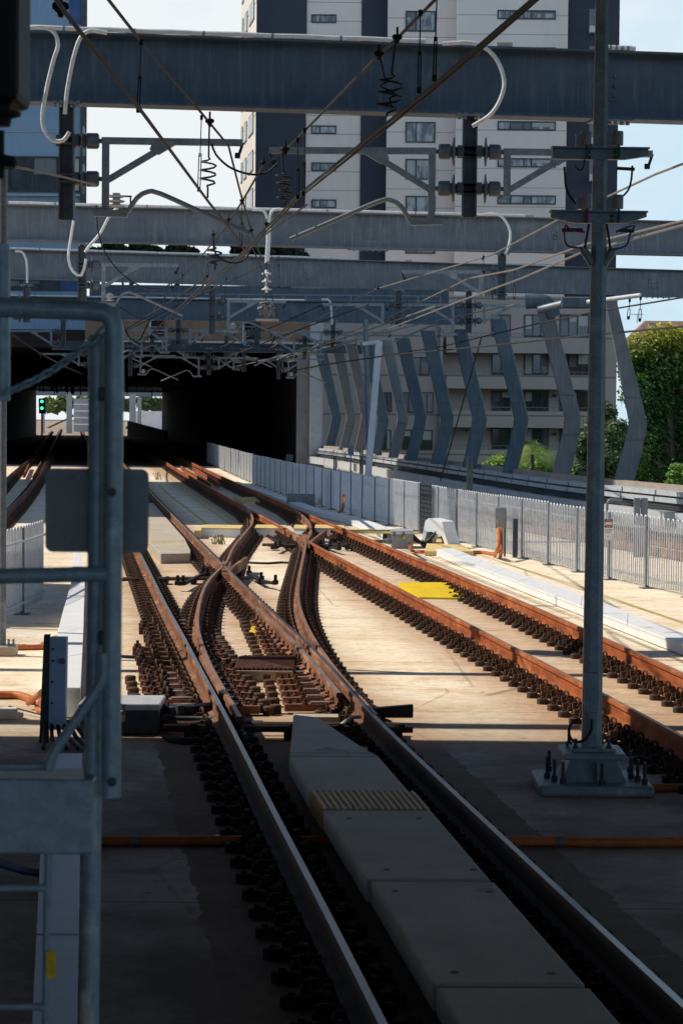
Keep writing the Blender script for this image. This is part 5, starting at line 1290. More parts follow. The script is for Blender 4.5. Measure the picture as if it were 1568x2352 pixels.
wire('bright wire crossing below the lower crossarm to the middle of the third beam', [(1640, 490), (1568, 507), (1340, 562), (1180, 620), (1075, 640), (900, 725), (735, 790), (640, 830)], HM - .3, .018, 'wire_pale')
wire('lower bright wire passing in front of the third beam at the right', [(1640, 495), (1568, 517), (1330, 582), (1195, 640), (1060, 690), (840, 775), (660, 832)], HC, .016, 'wire_pale')
wire('dark wire slanting low in front of the bent columns', [(1640, 662), (1568, 683), (1392, 712), (1240, 742), (1010, 797), (840, 822), (690, 850)], HC + .2, .017, 'wire')
wire('lowest dark wire across the bent columns', [(1640, 735), (1568, 750), (1300, 775), (1100, 797), (900, 815), (740, 838), (640, 858)], 4.6, .017, 'wire')
wire('thin wire running to the left edge below the second insulators', [(-20, 375), (60, 388), (140, 405), (220, 425)], HC + .4, .012, 'wire_pale')
wire('contact wire above the left track inside the tunnel mouth', [(30, 770), (90, 810), (150, 842), (215, 870)], 5.2, .03, 'wire')
wire('thin contact wire dropping to the far tunnel mouth right of centre', [(845, 700), (720, 745), (600, 790), (470, 840), (400, 872)], 5.9, .02, 'wire')
wire('thin wire running low under the deck edge to the left', [(740, 700), (640, 745), (520, 792), (430, 826), (330, 850)], 6.4, .02, 'wire')
wire('pale wire before the right part of the tunnel mouth', [(1010, 700), (840, 760), (700, 805), (560, 838), (430, 862)], 5.7, .022, 'wire_pale')
wire('wire falling from the second beam past the insulator string', [(545, 480), (575, 560), (612, 640), (640, 735)], [6.3, 6.2, 6.1, 6.0], .012)
wire('wire crossing from the coil toward the fourth beam', [(705, 470), (600, 545), (520, 620), (430, 690), (360, 740)], 6.0, .012)
wire('thin wire from the third beam down to the left support', [(640, 590), (520, 650), (400, 705), (290, 760)], 6.3, .016)
wire('pale thin wire along the deck edge to the right supports', [(1180, 700), (960, 745), (780, 790), (650, 822)], 6.0, .016, 'wire_pale')
wire('thin wire low at the left under the third beam', [(470, 640), (380, 700), (300, 750), (230, 800)], 5.6, .016)
# droppers (short hangers between the wires)
gD = 'thin hangers between messenger and contact wires'
def dropper(x, y0, x2, y1, Y, lab, r=.006):
    b0 = MB(); a = P(x, y0, Y); b = P(x2, y1, Y); b0.tube([a, a.lerp(b, .55)], r, 5)
    m_ = a.lerp(b, .5); d = .03 * Y / 22
    b0.tube([m_ + Vector((-d * .4, 0, 0)), m_ + Vector((-d * .4, 0, -.02)), b + Vector((-d * .4, 0, 0)), b + Vector((d * .4, 0, 0)), m_ + Vector((d * .4, 0, 0))], r, 5, closed=True)
    b0.box(a, (.03, .03, .05)); b0.box(b, (.035, .03, .05))
    tag(b0.build('wire_hanger', 'black'), lab, 'wire hanger', gD)
for x, y0, x2, y1, Y, lab in ((520, 640, 519, 690, 50, 'short hanger over the fourth beam, right of the middle support'), (640, 610, 640, 660, 48, 'short hanger right of the insulator string'), (935, 690, 935, 735, 62, 'short hanger right of the fourth beam end support'), (1445, 690, 1442, 730, 32, 'left of two hooked hangers in the sky right of the pole'), (1470, 685, 1468, 735, 32, 'right of two hooked hangers in the sky right of the pole'), (325, 98, 318, 252, 19, 'wire hanger crossing the nearest beam at the left'), (965, 30, 962, 208, 17.5, 'left of two long wire hangers right of the coiled jumper'), (1003, -10, 997, 180, 16.5, 'right of two long wire hangers right of the coiled jumper'),
                              (700, 300, 697, 445, 23, 'right of two hangers in front of the dark tower strip'), (684, 322, 684, 452, 23.5, 'left of two hangers in front of the dark tower strip'), (463, 270, 457, 435, 24, 'wire hanger in the sky left of the coiled jumper'),
                              (556, 465, 553, 560, 31, 'wire hanger at the crossing of the wires'), (478, 585, 476, 635, 40, 'short wire hanger over the third beam'), (420, 632, 418, 690, 44, 'short wire hanger left over the third beam'),
                              (1180, 625, 1180, 685, 50, 'wire hanger left of the signal pole over the third beam'), (1110, 590, 1110, 625, 40, 'tiny wire hanger right of the third beam support')):
    dropper(x, y0, x2, y1, Y, lab)
# clamps along messenger wires
gK = 'dark clamps gripping the overhead wires'
def clampk(x, y, Y, s, lab):
    c = P(x, y, Y); mb = MB(); mb.box(c, (.05 * s, .06, .10 * s), .3, 0, Matrix.Rotation(rnd.uniform(-.6, .6), 3, 'Y')); mb.lathe(c + Vector((0, 0, -.08 * s)), (0, 0, 1), [(.022 * s, 0), (.035 * s, .05 * s), (.035 * s, .11 * s), (.018 * s, .12 * s), (.018 * s, .24 * s)], 8)
    mb.lathe(c + Vector((-.07 * s, 0, .01)), (1, 0, 0), [(.025 * s, 0), (.04 * s, .02 * s), (.04 * s, .11 * s), (.02 * s, .14 * s)], 8)
    tag(mb.build('wire_clamp', 'black'), lab, 'wire clamp', gK)
for x, y, Y, s, lab in ((482, 280, 24, 1.1, 'big clamp at the top of the left coiled jumper'), (655, 345, 24.5, 1.1, 'big clamp at the top of the middle coiled jumper'), (912, 88, 17.7, .9, 'upper clamp on the right coiled jumper'), (870, 126, 18.2, .9, 'lower clamp on the right coiled jumper'),
                        (605, 375, 26, .8, 'clamp at the end of the left support arm of the two-sided support'), (556, 462, 31, .8, 'clamp where the wires cross below the sky'), (525, 505, 33, .8, 'clamp on the wire crossing over the second beam'), (490, 540, 36, .8, 'clamp below the second beam top'),
                        (577, 530, 33, .8, 'clamp at the right of the wire crossing'), (612, 515, 27, .7, 'clamp on the thick contact wire at the second beam'), (140, 18, 14, 1.2, 'black clamp in the top left corner'), (395, 660, 44, .9, 'clamp over the third beam at the left'), (868, 663, 55, .9, 'clamp on the bright wire over the third beam'),
                        (1108, 595, 42, .6, 'small clamp on the bright wire right of centre')):
    clampk(x, y, Y, s * .62, lab)
# coiled jumpers and slack cables
def coil(x0, y0, x1, y1, Y, rad, turns, y_a, y_b):
    pts = []; n = 64
    for i in range(n + 1):
        t = i / n; x = x0 + (x1 - x0) * t; y = y0 + (y1 - y0) * t; p = P(x, y, Y)
        k = max(0, min(1, (t - y_a) / .06)) * max(0, min(1, (y_b - t) / .06))
        ph = (t - y_a) / (y_b - y_a) * turns * 2 * math.pi
        pts.append(p + Vector((math.cos(ph), math.sin(ph), 0)) * rad * k)
    return pts
for pts, r, lab in ((coil(481, 285, 477, 455, 24, .085, 3.5, .45, .85), .011, 'left coiled jumper cable hanging in the sky gap'), (coil(648, 350, 655, 475, 24.5, .085, 4, .35, .9), .011, 'middle coiled jumper cable before the dark tower strip'), (coil(908, 90, 888, 268, 17.6, .10, 3.2, .45, .95), .009, 'right coiled jumper cable before the nearest beam'), (coil(872, 130, 900, 250, 18, .05, 1.2, .4, .8), .008, 'thin jumper strand beside the right coil'),
                    (coil(490, 545, 494, 620, 36, .12, 3, .3, .85), .016, 'small coiled jumper over the third beam')):
    tag(MB().tube(pts, r, 6).build('jumper_cable', 'black_soft'), lab, 'jumper cable')
loop('slack dark cable sagging from the left coil to the middle coil', z1, [(965, 655), (985, 705), (1040, 758), (1110, 788), (1175, 796), (1225, 782), (1265, 745)], 24.2, .013, 'black_soft')
loop('slack dark cable under the wire crossing', z1, [(972, 1110), (985, 1160), (1030, 1192), (1080, 1198), (1120, 1180), (1140, 1140)], 34, .016, 'black_soft')
loop('long brownish slack cable sagging across the third beam', z1, [(440, 935), (447, 1040), (470, 1130), (520, 1210), (590, 1275), (660, 1310), (740, 1312), (800, 1280)], 40, .013, 'wire')
loop('slack cable below the gate corner before the fourth beam', zH, [(0, 360), (60, 395), (110, 425), (180, 430), (230, 400), (265, 345)], 60, .02, 'wire')
loop('slack cable at the left above the tunnel mouth', zH, [(30, 490), (60, 560), (100, 595), (140, 590), (175, 520), (215, 440)], 75, .025, 'wire')
loop('slack cable hanging before the right tunnel recess', zH, [(980, 625), (1020, 640), (1060, 620), (1085, 560)], 75, .025, 'wire')
# insulator string with a bundle basket
b0 = thing('insulator_string', 'white disc insulator string hanging under the second beam with a wire basket', 'insulator', P(613, 620, 53.2))
Y = 53.2
for y in (628, 646, 664):
    MB().lathe(P(612, y, Y), (0, 0, 1), [(.03, -.09), (.035, -.03), (.12, -.02), (.12, .0), (.05, .035), (.03, .09)], 16).build('disc', 'insul_white', b0)
MB().tube([P(612, 605, Y), P(611, 700, Y)], .014, 6).build('rod', 'black', b0)
a = P(588, 737, Y); b = P(640, 733, Y); MB().box((a + b) / 2, ((b - a).length, .35, .05)).build('tray', 'lichen', b0, smooth=False)
mb = MB()
for i in range(26):
    p = P(rnd.uniform(596, 632), rnd.uniform(690, 728), Y) + Vector((0, rnd.uniform(-.15, .15), 0)); q = P(rnd.uniform(590, 636), rnd.uniform(700, 733), Y)
    mb.tube(catmull([p, (p + q) / 2 + Vector((rnd.uniform(-.12, .12), 0, rnd.uniform(-.1, .1))), q], .06), .012, 5)
mb.build('wire_tangle', 'wire_pale', b0)
for (x0, y0, x1, y1) in ((588, 520, 603, 700), (560, 500, 585, 640), (575, 560, 612, 690)):
    pass

# ------------------------------------------------------------------ bridge deck, portal and tunnel
YT = 124
xw = P(196, 780, YT).x; xr = P(716, 780, YT).x
zt_ = P(450, 735, YT).z; zb_ = P(450, 802, YT).z
b0 = thing('bridge_deck', 'stained concrete bridge deck over the tunnel mouth with dark recesses', 'bridge', ((xw + xr) / 2, YT, zb_))
zg = P(450, 783, YT).z
MB().span(xw, xr, YT, YT + 6, zg, zt_).build('fascia', 'deck', b0, smooth=False)
MB().span(xw, xr + .2, YT - .15, YT + 6, zb_, zg - .002).build('edge_beam', 'deck_grey', b0, smooth=False)
for x0, x1 in ((348, 376), (562, 598)):
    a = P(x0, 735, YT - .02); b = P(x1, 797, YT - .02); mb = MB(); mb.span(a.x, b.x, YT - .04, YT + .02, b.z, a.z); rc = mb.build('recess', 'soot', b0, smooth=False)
    MB().span(a.x - .12, a.x - .01, YT - .2, YT + .02, b.z, a.z).build('pilaster', 'deck_grey', rc, smooth=False)
    mb = MB()
    for k in range(3): zz = a.z + (b.z - a.z) * (.25 + .25 * k); mb.bar(Vector((a.x, YT - .06, zz)), Vector((b.x, YT - .06, zz)), .04, .05)
    mb.build('rail_bar', 'galv', rc, smooth=False)
# tunnel box behind
farL, farR = P(84, 950, 300).x, P(372, 950, 300).x
ztun = P(450, 800, YT).z - .02
nl = -26; nr = P(686, 950, YT).x
def quad_wall(name, pts, matn): return MB().add(pts, [(0, 1, 2, 3)]).build(name, matn, smooth=False)
tn = thing('tunnel', 'black interior of the tunnel under the bridge deck', 'tunnel', (nr, YT, 0))
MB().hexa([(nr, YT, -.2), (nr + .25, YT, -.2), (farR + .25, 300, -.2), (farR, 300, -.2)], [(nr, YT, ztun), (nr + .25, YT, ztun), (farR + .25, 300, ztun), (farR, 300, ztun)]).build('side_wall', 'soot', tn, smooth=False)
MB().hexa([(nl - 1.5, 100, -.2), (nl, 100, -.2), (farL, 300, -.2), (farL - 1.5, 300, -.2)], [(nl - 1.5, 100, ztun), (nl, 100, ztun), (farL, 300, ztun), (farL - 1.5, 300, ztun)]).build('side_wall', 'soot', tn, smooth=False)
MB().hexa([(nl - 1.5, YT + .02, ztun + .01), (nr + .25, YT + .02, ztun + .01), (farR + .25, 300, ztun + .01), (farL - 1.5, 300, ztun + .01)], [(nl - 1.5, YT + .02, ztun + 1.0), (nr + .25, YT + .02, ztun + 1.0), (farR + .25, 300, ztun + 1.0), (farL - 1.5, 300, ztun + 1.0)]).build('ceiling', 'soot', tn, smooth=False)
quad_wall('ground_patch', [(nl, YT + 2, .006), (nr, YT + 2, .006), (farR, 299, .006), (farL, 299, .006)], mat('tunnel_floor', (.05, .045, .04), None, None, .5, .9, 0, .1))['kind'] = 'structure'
# central pier wall inside the tunnel and services under its ceiling
b0 = thing('tunnel_services', 'tangle of black brackets and wires under the far tunnel ceiling', 'brackets', (farL + 8, 250, ztun))
for k in range(92):
    x = rnd.uniform(farL, farR); y_ = rnd.uniform(200, 298); x += 8 * (300 - y_) / 176
    MB().bar(Vector((x, y_, ztun)), Vector((x, y_, ztun - rnd.uniform(.3, 1.5))), .14, .12).build('hanger', 'black', b0, smooth=False)
for k in range(7):
    y_ = 215 + k * 12; MB().bar(Vector((farL + 2, y_, ztun - .8)), Vector((farR + 8, y_, ztun - .8)), .1, .12).build('rail', 'black', b0, smooth=False)
mb = MB(); a = P(293, 985, 292); mb.hexa([(a.x, 292, 0), (P(380, 985, 262).x, 262, 0), (P(380, 985, 262).x + .3, 262, 0), (a.x + .3, 292, 0)], [(a.x, 292, P(293, 967, 292).z), (P(380, 985, 262).x, 262, P(380, 990, 262).z), (P(380, 985, 262).x + .3, 262, P(380, 990, 262).z), (a.x + .3, 292, P(293, 967, 292).z)])
tag(mb.build('low_wall', 'soot', smooth=False), 'low black wall sloping at the right of the far tunnel opening', 'wall')
# portal piers at the right
a = P(683, 735, 123); b = P(711, 735, 123)
MB2 = MB().span(a.x, b.x, 122.6, 123.9, -.5, zb_); tag(MB2.build('portal_pier', 'deck_mid', smooth=False), 'grey concrete pier at the right side of the tunnel mouth', 'pier')
a = P(712, 735, 122.4); b = P(742, 735, 122.4)
tag(MB().span(a.x, b.x, 122.4, 124.4, -.5, P(720, 735, 123).z).build('portal_wall', 'panel_white', smooth=False), 'tall white wall panel right of the tunnel mouth', 'wall')
# walkway gantry above the fourth beam
b0 = thing('access_gantry', 'narrow steel access gantry with mesh railing above the fourth beam', 'gantry', P(520, 690, 104))
a = P(292, 689, 104); b = P(1010, 708, 104); zc = (a.z + b.z) / 2
MB().span(a.x, b.x, 103.6, 104.6, zc - .3, zc).build('deck', 'galv_blue', b0, smooth=False)
a2 = P(292, 668, 104); mb = MB()
for k in range(15):
    t = k / 14; x = a.x + (b.x - a.x) * t; mb.bar(Vector((x, 103.6, zc)), Vector((x, 103.6, zc + .42)), .05, .05)
mb.bar(Vector((a.x, 103.6, zc + .42)), Vector((b.x, 103.6, zc + .42)), .05, .05); mb.bar(Vector((a.x, 103.6, zc + .2)), Vector((b.x, 103.6, zc + .2)), .03, .03)
mb.build('railing', 'galv', b0, smooth=False)
MB().span(a.x - 2, b.x + .5, 106, 107, zc + .0, zc + .95).build('back_beam', 'galv_blue', b0, smooth=False)
# green signal
b0 = thing('green_signal', 'black signal with two lit green lamps at the left of the far tunnel opening', 'signal', P(97, 960, 285))
a = P(90, 915, 285); b = P(104, 950, 285); MB().span(a.x, b.x, 285, 285.5, b.z, a.z).build('housing', 'black', b0, smooth=False)
for y in (922, 937.5): MB().lathe(P(97, y, 284.9), (0, -1, 0), [(.20, 0), (.20, .05)], 14).build('lamp', 'green_light', b0)
MB().tube([P(97, 950, 285.2), P(97, 1000, 285.2)], .12, 8).build('post', 'black', b0)
# ------------------------------------------------------------------ bright yard seen through the tunnel
quad_wall('yard_ground', [(-75, 301, .01), (-5, 301, .01), (30, 900, .01), (-190, 900, .01)], mat('ballast', (.40, .31, .24), (.28, .21, .16), None, .4, .9, 0, .2))['kind'] = 'structure'
a = P(200, 938, 430); b = P(268, 964, 430); tag(MB().span(a.x, b.x, 430, 430.5, 0, a.z).build('graffiti_wall', 'graffiti', smooth=False), 'pale painted wall left of centre beyond the tunnel', 'wall')
a = P(310, 944, 430); b = P(372, 964, 430); tag(MB().span(a.x, b.x, 430, 430.5, 0, a.z).build('graffiti_wall', 'graffiti', smooth=False), 'pale painted wall right of centre beyond the tunnel', 'wall')
for x, y0, w_, lab in ((160, 902, 12, 'left concrete mast beyond the tunnel'), (305, 904, 14, 'thick pale mast at the right beyond the tunnel'), (321, 912, 8, 'slimmer mast beside the thick pale one'), (101, 915, 4, 'thin mast by the green signal')):
    Y = 330; a = P(x, y0, Y); tag(MB().box(Vector((a.x, Y, a.z / 2)), (w_ * px(Y), .6, a.z)).build('yard_mast', 'deck_grey', smooth=False), lab, 'mast', 'masts beyond the tunnel')
a = P(170, 915, 360); b = P(222, 980, 360); b0 = thing('yard_building', 'grey stepped building with pale railings beyond the tunnel', 'building', (a.x, 360, 0))
MB().span(a.x, b.x + 3, 360, 364, 0, a.z).build('wall', 'deck_grey', b0, smooth=False)
for k in range(4): MB().span(a.x, b.x + 3, 359.7, 359.95, a.z * (.2 + .2 * k), a.z * (.2 + .2 * k) + .25).build('railing', 'white', b0, smooth=False)
a = P(60, 872, 340); b = P(400, 911, 340); tag(MB().span(a.x, b.x, 340, 341, b.z, a.z).build('yard_gantry', 'galv', smooth=False), 'grey gantry beam over the yard beyond the tunnel', 'gantry')

# ------------------------------------------------------------------ foliage helpers
def leaves(mb, clumps, n, size, flat=.35):
    tot = sum(c[1] ** 2 for c in clumps)
    for (c, r, sq) in clumps:
        k = int(n * r * r / tot)
        for _ in range(k):
            d = Vector((rnd.gauss(0, 1), rnd.gauss(0, 1), rnd.gauss(0, 1))).normalized()
            rr_ = r * (.5 + .6 * rnd.random() ** .7 + (.25 * rnd.random() if rnd.random() < .12 else 0))
            p = c + Vector((d.x * rr_, d.y * rr_, d.z * rr_ * sq))
            nrm = (d + Vector((rnd.gauss(0, .6), rnd.gauss(0, .6), rnd.gauss(.3, .6)))).normalized()
            t = nrm.cross(Vector((rnd.random(), rnd.random(), rnd.random()))).normalized(); b = nrm.cross(t)
            s_ = size * rnd.uniform(.6, 1.3)
            mb.add([p - t * s_, p - b * s_ * .55, p + t * s_, p + b * s_ * .55], [(0, 1, 2, 3)])
def tree(name, label, base, clumps, n, size, leafm, trunk_r, group=None, cat='tree'):
    b0 = thing(name, label, cat, base, group)
    mb = MB(); top = max(clumps, key=lambda c: c[0].z)[0]
    mb.tube([base, base.lerp(top, .4) + Vector((.1, 0, 0)), base.lerp(top, .85)], [trunk_r, trunk_r * .75, trunk_r * .3], 8)
    for c, r, s_ in clumps[::2]: 
        st = base.lerp(top, .45); mb.tube([st, st.lerp(c, .5) + Vector((0, 0, .2)), c], [trunk_r * .5, trunk_r * .3, trunk_r * .12], 6)
    mb.build('trunk', 'trunk', b0)
    mb = MB(); leaves(mb, clumps, n, size); mb.build('crown', leafm, b0, smooth=False, recalc=False)
    return b0
def clumps_px(lst, Y, jit=1.2):
    return [(P(x, y, Y) + Vector((0, rnd.uniform(-jit, jit), 0)), r * px(Y), sq) for x, y, r, sq in lst]
Y = 118
def big(lst, Yc): return clumps_px(lst, Yc)
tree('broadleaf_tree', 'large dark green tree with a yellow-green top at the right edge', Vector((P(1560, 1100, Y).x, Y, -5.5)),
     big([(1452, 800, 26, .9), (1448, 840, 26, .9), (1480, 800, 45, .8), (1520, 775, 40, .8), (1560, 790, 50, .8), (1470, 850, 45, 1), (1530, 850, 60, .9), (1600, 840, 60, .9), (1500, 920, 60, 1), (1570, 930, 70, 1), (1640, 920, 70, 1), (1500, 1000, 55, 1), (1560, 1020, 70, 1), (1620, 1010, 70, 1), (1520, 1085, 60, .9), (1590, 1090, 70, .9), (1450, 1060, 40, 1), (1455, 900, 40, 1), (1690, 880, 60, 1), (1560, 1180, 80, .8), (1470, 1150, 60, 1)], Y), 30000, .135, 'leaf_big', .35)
tree('broadleaf_tree', 'glossy-leaved tree in front of the large tree, left of the nearest bent column', Vector((P(1390, 1100, 96).x, 96, -5.5)),
     big([(1395, 950, 26, 1), (1380, 985, 34, 1), (1410, 1000, 36, 1), (1350, 1030, 34, 1), (1395, 1050, 44, 1), (1360, 1085, 40, .9), (1420, 1080, 34, 1), (1390, 1130, 50, 1), (1340, 1100, 30, 1)], 96), 9000, .11, 'leaf_gloss', .15)
for i, (x, y, r, lab) in enumerate(((1150, 1062, 34, 'bright green shrub left of the palm'), (1235, 1072, 34, 'bright green shrub under the palm'), (1310, 1085, 30, 'bright green shrub behind the second bent column'), (1555, 1075, 16, 'sprig of bright leaves at the right edge'))):
    Yc = 100 if i < 3 else 92
    tree('shrub', lab, Vector((P(x, y, Yc).x, Yc, -5.5)), big([(x, y, r, .6), (x - r, y + 14, r * .8, .6), (x + r, y + 10, r * .8, .6), (x, y + 40, r * 1.4, .8)], Yc), 3600, .085, 'leaf_shrub', .06, 'shrubs beyond the parapet', 'shrub')
# palm
Yc = 97; pb = P(1222, 1045, Yc)
b0 = thing('palm', 'small palm with arching feathery fronds between the bent columns', 'palm', Vector((pb.x, Yc, -5.5)))
MB().tube([Vector((pb.x, Yc, -5.5)), Vector((pb.x + .05, Yc, -2)), pb], [.16, .13, .08], 8).build('trunk', 'trunk', b0)
for k, (dx_, dz_, L) in enumerate(((.9, .5, 1.2), (.6, .9, 1.3), (.15, 1.3, 1.3), (-.4, 1.1, 1.2), (-.8, .6, 1.1), (1.1, .15, 1.1), (-.9, .1, .9), (.3, 1.0, 1.0), (1.0, .8, 1.2))):
    mb = MB(); side = rnd.uniform(-.4, .4); prev = pb
    for i in range(16):
        t = (i + 1) / 16
        p = pb + Vector((dx_ * L * t, side * t, dz_ * L * t - 1.0 * t * t * L * .9))
        d = (p - prev).normalized(); u = d.cross(Vector((0, 1, 0))).normalized(); s_ = .30 * math.sin(math.pi * min(1, t * .9 + .1))
        for sg in (-1, 1):
            tip = p + u * sg * s_ + d * .16 + Vector((0, sg * .10, -.10))
            mb.add([prev, p, tip], [(0, 1, 2)])
        prev = p
    mb.build('frond', 'leaf_palm', b0, smooth=False, recalc=False)
# trees behind beams at the middle, and far yard trees
for i, (lst, Yc, lab, lm) in enumerate((([(262, 575, 30, .5), (320, 572, 30, .5), (350, 580, 25, .5), (230, 590, 30, .5)], 150, 'dark treetop showing between the second and third beams at the left', 'leaf_dark'),
                                        ([(410, 578, 22, .5), (440, 582, 16, .5), (395, 585, 18, .5)], 150, 'small dark treetop in the gap right of the left treetop', 'leaf_dark'),
                                        ([(560, 580, 28, .5), (610, 578, 30, .5), (650, 582, 30, .5), (690, 590, 20, .5)], 150, 'dark treetop at the foot of the apartment tower', 'leaf_dark'),
                                        ([(110, 930, 18, .9), (128, 934, 16, .9), (150, 925, 20, .9), (200, 924, 24, .9), (240, 922, 26, .9), (266, 926, 22, .9), (225, 935, 22, .9)], 445, 'sunlit green trees left of centre beyond the tunnel', 'leaf_far'),
                                        ([(290, 930, 14, .8), (335, 925, 18, .8), (360, 930, 16, .8)], 445, 'darker green trees right of centre beyond the tunnel', 'leaf_gloss'))):
    base = P(lst[0][0], lst[0][1], Yc)
    tree('tree', lab, Vector((base.x, Yc, zt_ if Yc < 200 else 0)), big(lst, Yc), 2200 if Yc < 200 else 5000, .3 if Yc < 200 else .6, lm, .2, 'treetops in the background')
# weeds on the slab
def weed(x, y, conv, lab, n=14, s=.3):
    c = G(*conv(x, y), 0); mb = MB()
    for i in range(n):
        d = Vector((rnd.uniform(-1, 1) * .5, rnd.uniform(-1, 1) * .5, 1)).normalized() * s * rnd.uniform(.5, 1.2); w_ = Vector((.015, 0, 0)); o_ = Vector((rnd.uniform(-.15, .15), rnd.uniform(-.15, .15), 0))
        mb.add([c + o_ - w_, c + o_ + w_, c + o_ + d + w_ * .3, c + o_ + d - w_ * .3], [(0, 1, 2, 3)])
        mb.add([c + o_ + d * .6, c + o_ + d * .75 + Vector((rnd.uniform(-.06, .06), -.02, .03)), c + o_ + d * .9], [(0, 1, 2)])
    tag(mb.build('weed', 'weed', smooth=False, recalc=False), lab, 'weed')
weed(540, 385, z5, 'green weed growing before the yellow edged trough', 18, .22)
weed(640, 590, zE, 'small weed at the foot of the left orange rail', 14, .28)
weed(1358, 1022, zD, 'tiny weed on the far sunlit slab', 10, .4)

# ------------------------------------------------------------------ apartment tower
def facade(b0, x0, x1, y0, y1, Y, depth, matn, name='wall'):
    a = P(x0, y0, Y); b = P(x1, y1, Y)
    return MB().span(a.x, b.x, Y, Y + depth, b.z, a.z).build(name, matn, b0, smooth=False)
def window(b0, x0, x1, y0, y1, Y, muls=(), g='glass', fw=2.6):
    a = P(x0, y0, Y); b = P(x1, y1, Y); f_ = fw * px(Y); mb = MB(); d = .10
    mb.span(a.x, b.x, Y - d, Y + .05, a.z - f_, a.z); mb.span(a.x, b.x, Y - d, Y + .05, b.z, b.z + f_)
    for xx in [a.x + f_ / 2, b.x - f_ / 2] + [a.x + (b.x - a.x) * m_ for m_ in muls]:
        mb.span(xx - f_ / 2, xx + f_ / 2, Y - d, Y + .05, b.z + f_ + .001, a.z - f_ - .001)
    w_ = mb.build('window', 'trim', b0, smooth=False)
    MB().add([(a.x, Y - .03, b.z), (b.x, Y - .03, b.z), (b.x, Y - .03, a.z), (a.x, Y - .03, a.z)], [(0, 1, 2, 3)]).build('pane', g, w_, smooth=False)
    edges = [0] + sorted(muls) + [1]
    for e_a, e_b in zip(edges, edges[1:]):
        if rnd.random() < .5:
            dr = rnd.choice((.3, .5, .65, 1.0)); X0 = a.x + (b.x - a.x) * e_a + f_; X1 = a.x + (b.x - a.x) * e_b - f_ * .6; Z1 = a.z - f_
            if X1 > X0: MB().add([(X0, Y - .034, Z1 - (Z1 - b.z - f_) * dr), (X1, Y - .034, Z1 - (Z1 - b.z - f_) * dr), (X1, Y - .034, Z1), (X0, Y - .034, Z1)], [(0, 1, 2, 3)]).build('blind', rnd.choice(('blind_pale', 'blind_grey')), w_, smooth=False)
Y = 178
tw = thing('apartment_tower', 'tall beige apartment tower with navy vertical strips behind the beams', 'building', Vector((P(900, 900, Y).x, Y, -5.5)))
YB = 1250; YTOP = -190
# main block, left side face turned to the sun
a = P(587, YTOP, Y); lf = P(553, 200, 191)
zT, zB_ = a.z, -5.5
xs = [P(x, 300, Y).x for x in (587, 702, 828, 888)]
MB().hexa([(xs[0], Y, zB_), (xs[3], Y, zB_), (xs[3], Y + 14, zB_), (lf.x, Y + 13, zB_)], [(xs[0], Y, zT), (xs[3], Y, zT), (xs[3], Y + 14, zT), (lf.x, Y + 13, zT)]).build('wall', 'cream', tw, smooth=False)
MB().span(xs[0] + .02, xs[1], Y - .25, Y - .002, P(600, 690, Y).z, zT - .01).build('navy_panel', 'navy', tw, smooth=False)
MB().span(xs[1] + .01, xs[2] - .01, Y - .10, Y - .003, zB_, zT - .02).build('beige_panel', 'beige', tw, smooth=False)
MB().span(xs[2], xs[3] - .02, Y - .25, Y - .004, P(600, 690, Y).z, zT - .01).build('navy_panel', 'navy', tw, smooth=False)
xb = [P(x, 300, 176).x for x in (888, 1050, 1300)]
MB().span(xb[0], xb[1] + .3, 176.2, 184, zB_, zT).build('wall', 'beige', tw, smooth=False)
xc = [P(x, 300, 174.5).x for x in (1046, 1300, 1420)]
MB().span(xc[0], xc[1], 174.5, 184, zB_, zT + .5).build('wall', 'beige', tw, smooth=False)
MB().span(xc[1] + .02, xc[2], 175.0, 186, P(1350, 720, 175).z, zT + .3).build('navy_panel', 'navy', tw, smooth=False)
# windows, floor by floor
FL_ = 85.0
for k in range(-1, 9):
    y = 43 + FL_ * k
    if y < 640:
        window(tw, 715, 772, y - 10, y + 10, Y - .1, (.35,))
        window(tw, 931, 999, y - 18, y + 30, 176.2, (.35,))
        window(tw, 1142, 1275, y - 20, y + 2, 174.5, (.22, .45, .58))
    # side windows with balconettes
    s0 = Vector((xs[0], Y, 0)); s1 = Vector((lf.x, Y + 13, 0)); zc = P(570, y, 184).z
    if y < 700:
        for t0_, t1_ in ((.12, .42), (.55, .72), (.82, .92)):
            p, q = s0.lerp(s1, t0_), s0.lerp(s1, t1_); n_ = Vector((-.97, -.24, 0)) * .06; z0_, z1_ = zc - .8, zc + .9
            w_ = MB().hexa([p + n_ + Vector((0, 0, z0_)), q + n_ + Vector((0, 0, z0_)), q + Vector((0, 0, z0_)), p + Vector((0, 0, z0_))], [p + n_ + Vector((0, 0, z1_)), q + n_ + Vector((0, 0, z1_)), q + Vector((0, 0, z1_)), p + Vector((0, 0, z1_))]).build('window', 'trim', tw, smooth=False)
            MB().add([p + n_ * 1.3 + Vector((0, 0, z0_ + .1)), q + n_ * 1.3 + Vector((0, 0, z0_ + .1)), q + n_ * 1.3 + Vector((0, 0, z1_ - .1)), p + n_ * 1.3 + Vector((0, 0, z1_ - .1))], [(0, 1, 2, 3)]).build('pane', 'glass_dark', w_, smooth=False)
    # small balconies on the right navy strip
    if -60 < y < 640:
        a = P(1352, y - 5, 174.9); b = P(1368, y + 34, 174.9); MB().span(a.x, b.x, 174.3, 174.98, b.z, b.z + .5).build('balcony', 'cream', tw, smooth=False)
        MB().span(a.x, b.x, 174.9, 174.985, b.z + .5, a.z + .6).build('balcony_door', 'glass_dark', tw, smooth=False)
